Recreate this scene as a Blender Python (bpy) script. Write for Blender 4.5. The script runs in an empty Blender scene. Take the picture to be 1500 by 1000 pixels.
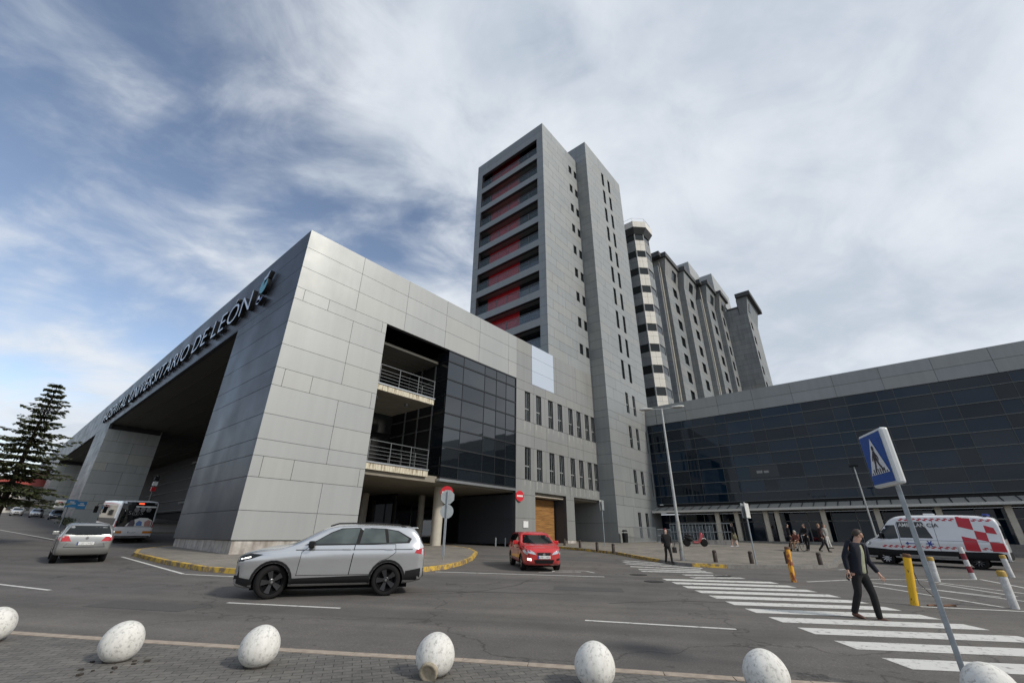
import bpy, bmesh, math, random
from mathutils import Vector, Matrix, noise
from mathutils.bvhtree import BVHTree
from math import sin, cos, radians, pi, sqrt, atan2
random.seed(7)
S = bpy.context.scene
# ------------------------------------------------------------------ camera
YAW, PITCH, ROLL = radians(40.4043), radians(24.7681), radians(.6286)
cy, sy, cp, sp_ = cos(YAW), sin(YAW), cos(PITCH), sin(PITCH)
fwd = Vector((cp*cy, cp*sy, sp_)); rgt = Vector((sy, -cy, 0)); upv = rgt.cross(fwd)
r2 = rgt*cos(ROLL) + upv*sin(ROLL); u2 = upv*cos(ROLL) - rgt*sin(ROLL)
cam = bpy.data.cameras.new('camera'); co = bpy.data.objects.new('camera', cam); S.collection.objects.link(co)
M = Matrix((r2, u2, -fwd)).transposed().to_4x4(); M.translation = Vector((0, 0, 1.5)); co.matrix_world = M
cam.sensor_width = 36; cam.lens = 36*618.24/1500; cam.clip_start = .05; cam.clip_end = 6000
S.camera = co
# ------------------------------------------------------------------ light
SUN_AZ, SUN_EL = radians(-82), radians(36)      # direction to the sun, azimuth from +x
W = bpy.data.worlds.new('World'); S.world = W; W.use_nodes = True
nt = W.node_tree; N = nt.nodes; L = nt.links; N.clear()
def nd(t, **k):
    n = N.new(t)
    for a, b in k.items(): setattr(n, a, b)
    return n
def mth(op, a, b=None, c=None, clamp=False):
    n = nd('ShaderNodeMath', operation=op, use_clamp=clamp)
    for i, v in enumerate((a, b, c)):
        if v is None: continue
        if isinstance(v, (int, float)): n.inputs[i].default_value = v
        else: L.new(v, n.inputs[i])
    return n.outputs[0]
out = nd('ShaderNodeOutputWorld'); bg = nd('ShaderNodeBackground'); L.new(bg.outputs[0], out.inputs[0])
sky = nd('ShaderNodeTexSky', sky_type='NISHITA', sun_disc=False, sun_elevation=SUN_EL, sun_rotation=pi/2-SUN_AZ, altitude=800, dust_density=.6, ozone_density=1.6)
bg.inputs[1].default_value = .12
geo = nd('ShaderNodeTexCoord'); sep = nd('ShaderNodeSeparateXYZ'); L.new(geo.outputs['Generated'], sep.inputs[0])
X_, Y_, Z_ = sep.outputs
zc = mth('ADD', mth('MAXIMUM', Z_, 0.0), .34)
px_ = mth('DIVIDE', X_, zc); py_ = mth('DIVIDE', Y_, zc)
# along / across the streaks of the cloud layer
def lin(a, b, c=0): return mth('ADD', mth('ADD', mth('MULTIPLY', px_, a), mth('MULTIPLY', py_, b)), c)
comb = nd('ShaderNodeCombineXYZ'); L.new(lin(.95, -.32), comb.inputs[0]); L.new(lin(.42, .9), comb.inputs[1]); 
def nz(vec, scale, detail, rough, dist=0, off=(0, 0, 0), sc=(1, 1, 1)):
    mp = nd('ShaderNodeMapping'); mp.inputs['Location'].default_value = off; mp.inputs['Scale'].default_value = sc
    L.new(vec, mp.inputs[0]); n = nd('ShaderNodeTexNoise'); n.inputs['Scale'].default_value = scale
    n.inputs['Detail'].default_value = detail; n.inputs['Roughness'].default_value = rough; n.inputs['Distortion'].default_value = dist
    L.new(mp.outputs[0], n.inputs['Vector']); return n.outputs['Fac']
big = nz(comb.outputs[0], 1.1, 3, .5, .3, (3.1, 1.7, 0))
mid = nz(comb.outputs[0], 2.3, 8, .55, .5, (1.3, 4.2, 0), (.9, 1.1, 1))
fine = nz(comb.outputs[0], 5.5, 8, .6, .6, (7.7, 2.2, 0), (.85, 1.15, 1))
# overcast towards image right (-y), opener towards image left (+y)
side = mth('MULTIPLY_ADD', Y_, -1.0, .24)
side2 = mth('MULTIPLY_ADD', X_, .75, mth('SUBTRACT', side, .12))
lowc = mth('MULTIPLY', mth('SUBTRACT', .55, Z_, clamp=True), 1.1)
cov = mth('ADD', mth('ADD', mth('MULTIPLY', big, .9), mth('MULTIPLY', mid, 1.15)), mth('MULTIPLY', fine, .42))
cov = mth('SUBTRACT', mth('ADD', mth('ADD', cov, mth('MULTIPLY', side2, .46)), lowc), .165)
rmp = nd('ShaderNodeMapRange', interpolation_type='SMOOTHSTEP'); L.new(cov, rmp.inputs[0])
rmp.inputs['From Min'].default_value = .70; rmp.inputs['From Max'].default_value = 1.13
tex2 = nz(comb.outputs[0], 1.5, 6, .55, .4, (9.1, 5.2, 0))
shade = nd('ShaderNodeMapRange', interpolation_type='SMOOTHSTEP'); L.new(mth('ADD', mth('MULTIPLY', tex2, .75), mth('MULTIPLY', fine, .25)), shade.inputs[0])
shade.inputs['From Min'].default_value = .36; shade.inputs['From Max'].default_value = .62
cc = nd('ShaderNodeMix', data_type='RGBA'); L.new(shade.outputs[0], cc.inputs[0])
cc.inputs['A'].default_value = (4.7, 5.3, 6.1, 1); cc.inputs['B'].default_value = (7.0, 7.35, 7.85, 1)
skm = nd('ShaderNodeMix', data_type='RGBA', blend_type='MULTIPLY'); skm.inputs[0].default_value = 1
L.new(sky.outputs[0], skm.inputs['A']); skm.inputs['B'].default_value = (1.9, 1.62, 1.42, 1)
mx = nd('ShaderNodeMix', data_type='RGBA'); L.new(mth('MULTIPLY', rmp.outputs[0], .97), mx.inputs[0]); L.new(skm.outputs['Result'], mx.inputs['A']); L.new(cc.outputs['Result'], mx.inputs['B'])
L.new(mx.outputs['Result'], bg.inputs[0])
sun = bpy.data.lights.new('sun', 'SUN'); sun.energy = 2.9; sun.angle = radians(6); sun.color = (1, .95, .87)
so = bpy.data.objects.new('sun', sun); S.collection.objects.link(so)
sd = Vector((cos(SUN_AZ)*cos(SUN_EL), sin(SUN_AZ)*cos(SUN_EL), sin(SUN_EL)))
so.rotation_euler = sd.to_track_quat('Z', 'Y').to_euler()
vs = S.view_settings; vs.view_transform = 'Standard'; vs.look = 'None'; vs.exposure = -.06; vs.gamma = 1; vs.use_curve_mapping = False
S.render.resolution_x = 1024; S.render.resolution_y = 682

# ------------------------------------------------------------------ materials
MATS = {}
class NB:
    def __init__(s, name):
        m = bpy.data.materials.new(name); m.use_nodes = True; s.m = m; s.t = m.node_tree; s.N = s.t.nodes; s.L = s.t.links
        s.b = s.N['Principled BSDF']; MATS[name] = m
    def n(s, t, **k):
        q = s.N.new(t)
        for a, b in k.items(): setattr(q, a, b)
        return q
    def coord(s, which='Object'):
        return s.n('ShaderNodeTexCoord').outputs[which]
    def noise(s, scale, detail=4, rough=.5, vec=None, sc=(1, 1, 1), which='Object'):
        mp = s.n('ShaderNodeMapping'); mp.inputs['Scale'].default_value = sc; s.L.new(vec or s.coord(which), mp.inputs[0])
        q = s.n('ShaderNodeTexNoise'); q.inputs['Scale'].default_value = scale; q.inputs['Detail'].default_value = detail; q.inputs['Roughness'].default_value = rough
        s.L.new(mp.outputs[0], q.inputs['Vector']); return q.outputs['Fac']
    def ramp(s, fac, stops):
        r = s.n('ShaderNodeValToRGB'); s.L.new(fac, r.inputs[0]); e = r.color_ramp.elements
        while len(e) < len(stops): e.new(.5)
        for i, (p, c) in enumerate(stops):
            e[i].position = p; e[i].color = c if len(c) == 4 else (*c, 1)
        return r.outputs[0]
    def mul(s, a, b):
        q = s.n('ShaderNodeMix', data_type='RGBA', blend_type='MULTIPLY'); q.inputs[0].default_value = 1
        for i, v in (('A', a), ('B', b)):
            if isinstance(v, tuple): q.inputs[i].default_value = (*v, 1)
            else: s.L.new(v, q.inputs[i])
        return q.outputs['Result']
    def mix(s, f, a, b):
        q = s.n('ShaderNodeMix', data_type='RGBA')
        if isinstance(f, float): q.inputs[0].default_value = f
        else: s.L.new(f, q.inputs[0])
        for i, v in (('A', a), ('B', b)):
            if isinstance(v, tuple): q.inputs[i].default_value = (*v, 1)
            else: s.L.new(v, q.inputs[i])
        return q.outputs['Result']
    def col(s, c):
        if isinstance(c, tuple): s.b.inputs['Base Color'].default_value = (*c, 1)
        else: s.L.new(c, s.b.inputs['Base Color'])
    def set(s, rough=None, metal=None, **k):
        if rough is not None: s.b.inputs['Roughness'].default_value = rough
        if metal is not None: s.b.inputs['Metallic'].default_value = metal
        for a, v in k.items(): s.b.inputs[a.replace('_', ' ')].default_value = v
    def bump(s, h, strength=.3, dist=.02):
        q = s.n('ShaderNodeBump'); q.inputs['Strength'].default_value = strength; q.inputs['Distance'].default_value = dist
        s.L.new(h, q.inputs['Height']); s.L.new(q.outputs[0], s.b.inputs['Normal'])
def plain(name, c, rough=.5, metal=0, var=.12, scale=6, bump=0, **k):
    if name in MATS: return MATS[name]
    b = NB(name); n = b.noise(scale, 5, .6)
    b.col(b.mul(b.ramp(n, [(.3, (1-var,)*3), (.7, (1+var*.3,)*3)]), c)); b.set(rough, metal, **k)
    if bump: b.bump(n, bump)
    return b.m
def cladding(name, c, metal=.35, rough=.42, streak=.12, tintvar=.12):
    b = NB(name); at = b.n('ShaderNodeAttribute', attribute_name='tint')
    t = b.ramp(at.outputs['Fac'], [(0, (1-tintvar, 1-tintvar, 1-tintvar)), (.5, (1, 1, 1)), (1, (1+tintvar*.4, 1, 1-tintvar*.5))])
    st = b.noise(1.0, 5, .6, sc=(2.2, 2.2, .12))
    s2 = b.ramp(st, [(.35, (1-streak,)*3), (.65, (1, 1, 1))])
    b.col(b.mul(b.mul(t, s2), c)); b.set(rough, metal)
    rr = b.ramp(b.noise(.35, 4, .5), [(.3, (rough-.07,)*3), (.7, (rough+.08,)*3)]); b.L.new(rr, b.b.inputs['Roughness'])
    b.bump(b.noise(.8, 2, .5), .05, .02)
    return b.m
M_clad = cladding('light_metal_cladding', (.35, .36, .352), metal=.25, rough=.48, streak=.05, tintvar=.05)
M_dark = cladding('shaded_metal_cladding', (.060, .067, .078), .25, .42, .08)  # shade of the side faces put into a darker copy of the cladding
M_pod = cladding('dimmed_podium_cladding', (.27, .275, .268), metal=.25, rough=.48, streak=.10, tintvar=.06)  # duller reflection on the window wall painted in as a darker tone
M_tow = cladding('grey_metal_cladding', (.275, .29, .29), .25, .5, .08, .08)
M_mid = cladding('mid_grey_cladding', (.50, .52, .50), .2, .45)
M_new = cladding('new_pale_panel', (.50, .56, .64), .2, .35, .02, .02)
M_old = cladding('old_grey_panel', (.235, .25, .255), .1, .6, .2, .15)
M_white = cladding('white_enamel_panel', (.72, .69, .62), 0, .35, .12, .05)
M_joint = plain('joint_backing', (.055, .055, .057), .8)
def glass(name, c=(.008, .011, .014), rough=.03, ior=1.5, wave=.012, spec=.5):
    b = NB(name); at = b.n('ShaderNodeAttribute', attribute_name='tint')
    b.col(b.mul(b.ramp(at.outputs['Fac'], [(0, (.5, .5, .5)), (1, (1.5, 1.5, 1.5))]), c)); b.set(rough, 0, IOR=ior, Specular_IOR_Level=spec)
    # every pane sits a little out of true, so reflections break from pane to pane
    sc1 = b.n('ShaderNodeMath', operation='MULTIPLY'); b.L.new(at.outputs['Fac'], sc1.inputs[0]); sc1.inputs[1].default_value = 37.0
    f1 = b.n('ShaderNodeMath', operation='FRACT'); b.L.new(sc1.outputs[0], f1.inputs[0])
    cv = b.n('ShaderNodeCombineXYZ'); b.L.new(at.outputs['Fac'], cv.inputs[0]); b.L.new(at.outputs['Fac'], cv.inputs[1]); b.L.new(f1.outputs[0], cv.inputs[2])
    v1 = b.n('ShaderNodeVectorMath', operation='SUBTRACT'); b.L.new(cv.outputs[0], v1.inputs[0]); v1.inputs[1].default_value = (.5, .5, .5)
    v2 = b.n('ShaderNodeVectorMath', operation='SCALE'); b.L.new(v1.outputs[0], v2.inputs[0]); v2.inputs['Scale'].default_value = wave*2
    g_ = b.n('ShaderNodeNewGeometry'); v3 = b.n('ShaderNodeVectorMath', operation='ADD'); b.L.new(g_.outputs['Normal'], v3.inputs[0]); b.L.new(v2.outputs[0], v3.inputs[1])
    v4 = b.n('ShaderNodeVectorMath', operation='NORMALIZE'); b.L.new(v3.outputs[0], v4.inputs[0])
    q = b.n('ShaderNodeBump'); q.inputs['Strength'].default_value = wave*6; q.inputs['Distance'].default_value = .03; b.L.new(b.noise(.5, 3, .5), q.inputs['Height']); b.L.new(v4.outputs[0], q.inputs['Normal']); b.L.new(q.outputs[0], b.b.inputs['Normal'])
    return b.m
M_glass = glass('dark_glass', ior=1.95); M_glassb = glass('blue_curtain_glass', (.004, .013, .026), ior=1.5, spec=.34)
M_win = glass('window_glass', (.010, .013, .013))
M_mull = plain('grey_mullion', (.16, .165, .16), .45, .6)
M_mulld = plain('dark_mullion', (.02, .022, .025), .5, .3)
M_alu = plain('aluminium', (.45, .46, .46), .35, .8)
M_rail = plain('dull_steel_rail', (.20, .205, .205), .4, .6)
M_galv = plain('galvanised_steel', (.33, .36, .38), .5, .55, .25, 9)
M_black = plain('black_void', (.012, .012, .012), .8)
M_frame = plain('window_frame', (.30, .31, .31), .5, .3)
M_soff = plain('brown_soffit', (.105, .10, .085), .6, .1)
b = NB('stained_concrete'); n1 = b.noise(2.2, 8, .65); n2 = b.noise(1.2, 6, .6, sc=(3, 3, .3))
b.col(b.mul(b.ramp(n1, [(.3, (.28, .26, .24)), (.62, (.52, .49, .45))]), b.ramp(n2, [(.3, (.55, .5, .46)), (.6, (1, 1, 1))]))); b.set(.85); b.bump(n1, .3); M_conc = b.m
b = NB('cream_slab_edge'); n2 = b.noise(2.2, 7, .65, sc=(4, 4, .5))
b.col(b.ramp(n2, [(.36, (.20, .15, .09)), (.5, (.55, .50, .38)), (.7, (.66, .62, .50))])); b.set(.8); M_cream = b.m
M_creamp = plain('cream_paint', (.50, .46, .38), .7, 0, .15, 2)
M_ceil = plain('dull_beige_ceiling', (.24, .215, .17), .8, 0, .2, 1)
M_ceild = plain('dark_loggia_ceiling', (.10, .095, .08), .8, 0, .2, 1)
b = NB('red_wall'); b.col(b.mul(b.ramp(b.noise(.8, 3, .5, sc=(6, 6, .3)), [(.3, (.8,)*3), (.6, (1, 1, 1))]), (.55, .015, .022))); b.set(.4); M_red = b.m
b = NB('clear_balustrade_glass'); b.col((.20, .25, .28)); b.set(.05, 0, Alpha=.22); M_bal = b.m
b = NB('wood_cladding'); w = b.noise(1.5, 6, .6, sc=(.6, .6, 9))
b.col(b.ramp(w, [(.35, (.16, .075, .02)), (.65, (.36, .18, .055))])); b.set(.55); M_wood = b.m

# ------------------------------------------------------------------ mesh helpers
def gz(x, y):
    return .0125*min(max(x, -100), 75) + .0185*min(max(y, -60), 160) - .19 + .022*max(0, min(y, 160)-45)
class MB:
    def __init__(s): s.v = []; s.f = []; s.t = []; s.mi = []; s.cm = 0
    def add(s, vs, fs, tint=None):
        o = len(s.v); s.v += [tuple(v) for v in vs]; t = random.random() if tint is None else tint
        for f in fs: s.f.append(tuple(o+i for i in f)); s.t.append(t); s.mi.append(s.cm)
        return s
    def box(s, x0, y0, z0, x1, y1, z1, tint=None):
        if x0 > x1: x0, x1 = x1, x0
        if y0 > y1: y0, y1 = y1, y0
        if z0 > z1: z0, z1 = z1, z0
        v = [(x0,y0,z0),(x1,y0,z0),(x1,y1,z0),(x0,y1,z0),(x0,y0,z1),(x1,y0,z1),(x1,y1,z1),(x0,y1,z1)]
        return s.add(v, [(0,3,2,1),(4,5,6,7),(0,1,5,4),(1,2,6,5),(2,3,7,6),(3,0,4,7)], tint)
    def obox(s, c, ax, h, tint=None):   # oriented box: centre, 3 axis vectors (unit), half sizes
        c = Vector(c); A = [Vector(a)*k for a, k in zip(ax, h)]; v = []
        for k in (-1, 1):
            for i, j in ((-1,-1),(1,-1),(1,1),(-1,1)): v.append(c + A[0]*i + A[1]*j + A[2]*k)
        return s.add(v, [(0,3,2,1),(4,5,6,7),(0,1,5,4),(1,2,6,5),(2,3,7,6),(3,0,4,7)], tint)
    def prism(s, poly, z0, z1, tint=None, cap=True):
        n = len(poly); fz = lambda z, p: z(p[0], p[1]) if callable(z) else z
        a = sum(poly[i][0]*poly[(i+1)%n][1]-poly[(i+1)%n][0]*poly[i][1] for i in range(n))
        if a < 0: poly = poly[::-1]
        v = [(p[0], p[1], fz(z0, p)) for p in poly] + [(p[0], p[1], fz(z1, p)) for p in poly]
        f = [(i, (i+1)%n, n+(i+1)%n, n+i) for i in range(n)]
        if cap: f += [tuple(range(n))[::-1], tuple(range(n, 2*n))]
        return s.add(v, f, tint)
    def tube(s, pts, r, n=10, cap=True, tint=.5):
        pts = [Vector(p) for p in pts]; R = r if isinstance(r, (list, tuple)) else [r]*len(pts); rings = []
        prev = None
        for i, p in enumerate(pts):
            d = ((pts[min(i+1, len(pts)-1)]-pts[max(i-1, 0)]).normalized())
            if prev is None:
                a = d.orthogonal().normalized()
                if abs(d.z) > .9: a = Vector((1, 0, 0)) - d*d.x; a.normalize()
            else:
                a = prev - d*prev.dot(d); a.normalize()
            prev = a; c = d.cross(a)
            rings.append([p + (a*cos(2*pi*k/n) + c*sin(2*pi*k/n))*R[i] for k in range(n)])
        v = [q for r_ in rings for q in r_]; f = []
        for i in range(len(pts)-1):
            for k in range(n): f.append((i*n+k, i*n+(k+1)%n, (i+1)*n+(k+1)%n, (i+1)*n+k))
        if cap: f += [tuple(range(n))[::-1], tuple((len(pts)-1)*n+k for k in range(n))]
        return s.add(v, f, tint)
    def lathe(s, prof, c=(0, 0, 0), n=24, tint=.5, cap=True):
        v = []; f = []
        for r, z in prof: v += [(c[0]+r*cos(2*pi*k/n), c[1]+r*sin(2*pi*k/n), c[2]+z) for k in range(n)]
        for i in range(len(prof)-1):
            for k in range(n): f.append((i*n+k, i*n+(k+1)%n, (i+1)*n+(k+1)%n, (i+1)*n+k))
        if cap: f += [tuple(range(n))[::-1], tuple((len(prof)-1)*n+k for k in range(n))]
        return s.add(v, f, tint)
    def xf(s, m, start=0):
        for i in range(start, len(s.v)): s.v[i] = tuple(m @ Vector(s.v[i]))
        return s
    def build(s, name, mat, parent=None, smooth=False, local=False, bevel=0):
        me = bpy.data.meshes.new(name); v = s.v
        if parent is not None and not local:
            o = worldloc(parent); v = [(a-o.x, b-o.y, c-o.z) for a, b, c in v]
        me.from_pydata(v, [], s.f)
        at = me.attributes.new('tint', 'FLOAT', 'FACE'); at.data.foreach_set('value', s.t)
        for m in (mat if isinstance(mat, (list, tuple)) else [mat]): me.materials.append(m)
        if any(s.mi): me.polygons.foreach_set('material_index', s.mi)
        if smooth: me.polygons.foreach_set('use_smooth', [True]*len(me.polygons))
        me.update(); ob = bpy.data.objects.new(name, me); S.collection.objects.link(ob)
        if parent is not None: ob.parent = parent
        if bevel:
            md = ob.modifiers.new('bevel', 'BEVEL'); md.width = bevel; md.segments = 2; md.limit_method = 'ANGLE'
        return ob
def worldloc(o):
    p = Vector((0, 0, 0))
    while o is not None: p = p + o.location; o = o.parent
    return p
def tag(o, label=None, cat=None, group=None, kind=None):
    for k, v in (('label', label), ('category', cat), ('group', group), ('kind', kind)):
        if v: o[k] = v
    return o
def thing(name, label, cat, loc=(0, 0, 0), rz=0, group=None):
    o = bpy.data.objects.new(name, None); S.collection.objects.link(o); o.location = loc; o.rotation_euler = (0, 0, rz)
    o.empty_display_size = .3
    return tag(o, label, cat, group)
def copy_tree(o, parent=None):
    c = o.copy(); S.collection.objects.link(c); c.parent = parent
    for ch in [q for q in bpy.data.objects if q.parent == o]: copy_tree(ch, c)
    return c
def smooth_angle(ob, a=35):
    me = ob.data; me.polygons.foreach_set('use_smooth', [True]*len(me.polygons))
    try: me.set_sharp_from_angle(angle=radians(a))
    except Exception: pass
    return ob
def sub_rects(rects, holes):
    for h in holes:
        o = []
        for a0, b0, a1, b1 in rects:
            x0, y0, x1, y1 = max(a0, h[0]), max(b0, h[1]), min(a1, h[2]), min(b1, h[3])
            if x0 >= x1-1e-4 or y0 >= y1-1e-4: o.append((a0, b0, a1, b1)); continue
            if y0 > b0: o.append((a0, b0, a1, y0))
            if y1 < b1: o.append((a0, y1, a1, b1))
            if x0 > a0: o.append((a0, y0, x0, y1))
            if x1 < a1: o.append((x1, y0, a1, y1))
        rects = o
    return rects
def panel_wall(mb, mbk, ax, pos, sgn, ext, zl, joints, holes=(), thick=.3, gap=.024, trim=(0, 0)):
    """panels on a vertical wall. ax 'y': face at y=pos, outward normal sgn*y, ext=(x0,x1); zl = joint heights high to low;
    joints(i) gives the vertical joint positions of row i. mbk collects the dark backing."""
    u0, u1 = ext; zl = sorted(zl)
    def put(m, a0, b0, a1, b1, d0, d1, tint=None):
        p0, p1 = pos - sgn*d0, pos - sgn*d1
        if ax == 'y': m.box(a0, p0, b0, a1, p1, b1, tint)
        else: m.box(p0, a0, b0, p1, a1, b1, tint)
    for i in range(len(zl)-1):
        js = [j for j in joints(i) if u0 < j < u1]; us = [u0]+sorted(js)+[u1]
        for k in range(len(us)-1):
            t = random.random()
            for r in sub_rects([(us[k], zl[i], us[k+1], zl[i+1])], holes):
                g = gap/2
                a0 = r[0] + (g if abs(r[0]-us[k]) < 1e-6 and k > 0 else 0); a1 = r[2] - (g if abs(r[2]-us[k+1]) < 1e-6 and k < len(us)-2 else 0)
                b0 = r[1] + (g if abs(r[1]-zl[i]) < 1e-6 and i > 0 else 0); b1 = r[3] - (g if abs(r[3]-zl[i+1]) < 1e-6 and i < len(zl)-2 else 0)
                if a1-a0 > .01 and b1-b0 > .01: put(mb, a0, b0, a1, b1, 0, .04, t)
    for r in sub_rects([(u0+trim[0], zl[0]+.002, u1-trim[1], zl[-1]-.002)], holes):
        put(mbk, r[0], r[1], r[2], r[3], .042, thick)
def every(start, step): return [start+step*k for k in range(-60, 80)]
# ------------------------------------------------------------------ ground
b = NB('asphalt'); P = b.coord('Object')
fine_ = b.noise(38, 3, .7); midn = b.noise(1.1, 6, .6); big_ = b.noise(.12, 5, .6); 
# wear running along the carriageway
mp = b.n('ShaderNodeMapping'); mp.inputs['Rotation'].default_value = (0, 0, radians(58)); b.L.new(P, mp.inputs[0])
lane = b.noise(1, 5, .6, vec=mp.outputs[0], sc=(.05, .9, 1))
vor = b.n('ShaderNodeTexVoronoi', feature='DISTANCE_TO_EDGE'); vor.inputs['Scale'].default_value = .16
ns = b.n('ShaderNodeTexNoise'); ns.inputs['Scale'].default_value = 1.3; ns.inputs['Detail'].default_value = 6; b.L.new(P, ns.inputs['Vector'])
mxv = b.n('ShaderNodeMix', data_type='VECTOR'); mxv.inputs[0].default_value = .12; b.L.new(P, mxv.inputs['A']); b.L.new(ns.outputs['Color'], mxv.inputs['B'])
sc_ = b.n('ShaderNodeVectorMath', operation='ADD'); b.L.new(P, sc_.inputs[0]); sv = b.n('ShaderNodeVectorMath', operation='SCALE'); sv.inputs['Scale'].default_value = 1.6; b.L.new(ns.outputs['Color'], sv.inputs[0]); b.L.new(sv.outputs[0], sc_.inputs[1]); b.L.new(sc_.outputs[0], vor.inputs['Vector'])
crack = b.ramp(vor.outputs['Distance'], [(0, (.45,)*3), (.006, (1, 1, 1))])
base = b.ramp(lane, [(.3, (.088, .081, .074)), (.7, (.150, .138, .126))])
base = b.mul(base, b.ramp(midn, [(.3, (.84,)*3), (.7, (1.08,)*3)]))
base = b.mul(base, b.ramp(big_, [(.35, (.80, .80, .82)), (.65, (1.12, 1.10, 1.06))]))
base = b.mul(base, b.ramp(fine_, [(.3, (.72,)*3), (.55, (1, 1, 1)), (.75, (1.5, 1.48, 1.42))]))
spot = b.noise(5.5, 3, .5); base = b.mul(base, b.ramp(spot, [(.26, (.62,)*3), (.34, (1, 1, 1))]))
b.col(b.mul(base, crack)); b.set(.88); b.bump(fine_, .35, .01); M_asph = b.m
def paver(name, rot, w, h, c1, c2, mort, off=.5):
    b = NB(name); mp = b.n('ShaderNodeMapping'); mp.inputs['Rotation'].default_value = (0, 0, rot); b.L.new(b.coord(), mp.inputs[0])
    q = b.n('ShaderNodeTexBrick'); q.inputs['Scale'].default_value = 1; q.inputs['Brick Width'].default_value = w; q.inputs['Row Height'].default_value = h
    q.inputs['Mortar Size'].default_value = .006; q.inputs['Mortar Smooth'].default_value = .3; q.offset = off
    q.inputs['Color1'].default_value = (*c1, 1); q.inputs['Color2'].default_value = (*c2, 1); q.inputs['Mortar'].default_value = (*mort, 1); b.L.new(mp.outputs[0], q.inputs[0])
    n = b.noise(.7, 6, .65); f = b.noise(30, 3, .6)
    b.col(b.mul(b.mul(q.outputs['Color'], b.ramp(n, [(.3, (.68, .67, .66)), (.65, (1.1, 1.08, 1.05))])), b.ramp(f, [(.3, (.75,)*3), (.7, (1.15,)*3)])))
    b.set(.85); b.bump(q.outputs['Fac'], -.6, .01); return b.m
M_pave = paver('grey_block_paving', radians(31), .215, .108, (.175, .165, .150), (.125, .12, .112), (.045, .042, .038))
M_plaza = paver('beige_plaza_paving', radians(5), .4, .4, (.25, .225, .19), (.20, .185, .16), (.10, .09, .08), 0)
M_kerb = plain('cream_kerb_stone', (.38, .31, .245), .8, 0, .3, 9, .2)
M_kerbg = plain('grey_kerb_stone', (.20, .19, .175), .85, 0, .3, 5, .2)
b = NB('worn_yellow_kerb_paint'); n = b.noise(3.2, 7, .7)
b.col(b.mix(b.ramp(n, [(.44, (0, 0, 0)), (.56, (1, 1, 1))]), (.20, .15, .10), (.62, .40, .05))); b.set(.75); M_yk = b.m
b = NB('white_road_paint'); n = b.noise(7, 8, .75); n2 = b.noise(1.4, 4, .6)
b.col(b.mix(b.ramp(n, [(.35, (0, 0, 0)), (.46, (1, 1, 1))]), (.20, .19, .18), (.60, .59, .55))); b.set(.7); M_wp = b.m
b = NB('faded_road_paint'); n = b.noise(5, 8, .75)
b.col(b.mix(b.ramp(n, [(.36, (0, 0, 0)), (.50, (1, 1, 1))]), (.125, .115, .105), (.52, .51, .48))); b.set(.75); M_fp = b.m

m = MB(); xs = [-1800, -100, 75, 1800]; ys = [-1800, -60, 45, 160, 1800]
for i in range(3):
    for j in range(4):
        q = [(xs[i], ys[j]), (xs[i+1], ys[j]), (xs[i+1], ys[j+1]), (xs[i], ys[j+1])]
        m.add([(x, y, gz(x, y)) for x, y in q], [(0, 1, 2, 3)])
tag(m.build('road', M_asph), kind='structure')
def strip(mb, a, c, w, dz=.004):
    a, c = Vector(a), Vector(c); d = (c-a); n = Vector((-d.y, d.x)).normalized()*w/2
    q = [a-n, c-n, c+n, a+n]; mb.add([(p.x, p.y, gz(p.x, p.y)+dz) for p in q], [(0, 1, 2, 3)])
def flat(mb, q, dz=.004):
    ar = sum(q[i][0]*q[(i+1)%len(q)][1]-q[(i+1)%len(q)][0]*q[i][1] for i in range(len(q)))
    if ar < 0: q = q[::-1]
    mb.add([(p[0], p[1], gz(*p)+dz) for p in q], [tuple(range(len(q)))])
# zebra crossing: near part, then the worn part beyond
m = MB(); k0 = Vector((9.27, .72)); st = Vector((.772, .643)); Lv = Vector((2.12, -3.1)); sk = Vector((-.42, -.34))
for k in range(11):
    p = k0+st*k; q = Lv*(1.0 if k else 1.05); flat(m, [p, p+sk, p+sk+q, p+q])
tag(m.build('crosswalk', M_wp), kind='structure')
m = MB()
for a, c, w in (((18.2, 6.5), (19.67, 5.1), .42), ((19.0, 7.1), (20.24, 5.74), .4), ((19.1, 8.9), (20.95, 6.6), .45), ((19.9, 9.4), (21.4, 7.0), .45), ((20.94, 10.3), (22.0, 7.4), .42), ((22.3, 11.2), (22.86, 7.6), .42), ((23.2, 11.8), (23.5, 8.4), .42), ((24.2, 12.3), (24.1, 8.7), .42)):
    strip(m, a, c, w)
tag(m.build('worn_crosswalk', M_fp), kind='structure')
# carriageway lines
m = MB()
strip(m, (4.34, 12.0), (5.77, 9.68), .1); strip(m, (8.47, 5.24), (9.79, 2.82), .1); strip(m, (.95, 19.6), (1.9, 16.9), .11)
strip(m, (-1.2, 27), (-.2, 23.2), .11); strip(m, (12.3, 14.25), (15.9, 8.9), .13)
strip(m, (5.35, 29.2), (5.3, 19.1), .12); strip(m, (5.3, 19.0), (6.3, 17.1), .12)
strip(m, (5.7, 40.5), (2.2, 68), .14); strip(m, (4.8, 44), (8.9, 42.2), .12); strip(m, (5.0, 41), (9.6, 48), .12)
for a, c in (((22.6, 2.0), (26.9, -1.76)), ((20.9, 1.5), (17.5, -1.45)), ((22.0, 1.6), (20.2, -1.7)), ((16.0, .15), (17.1, -1.9)), ((21.9, 1.0), (19.4, -2.2)), ((27.1, -1.9), (23.6, -2.9)), ((23.4, -.5), (20.8, -2.1)), ((24.9, .3), (22.0, -2.4)), ((20.2, 3.1), (23.2, 1.6)), ((17.1, -1.9), (18.6, -4.6))):
    strip(m, a, c, .11)
tag(m.build('lane_markings', M_wp), kind='structure')
m = MB(); 
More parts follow.
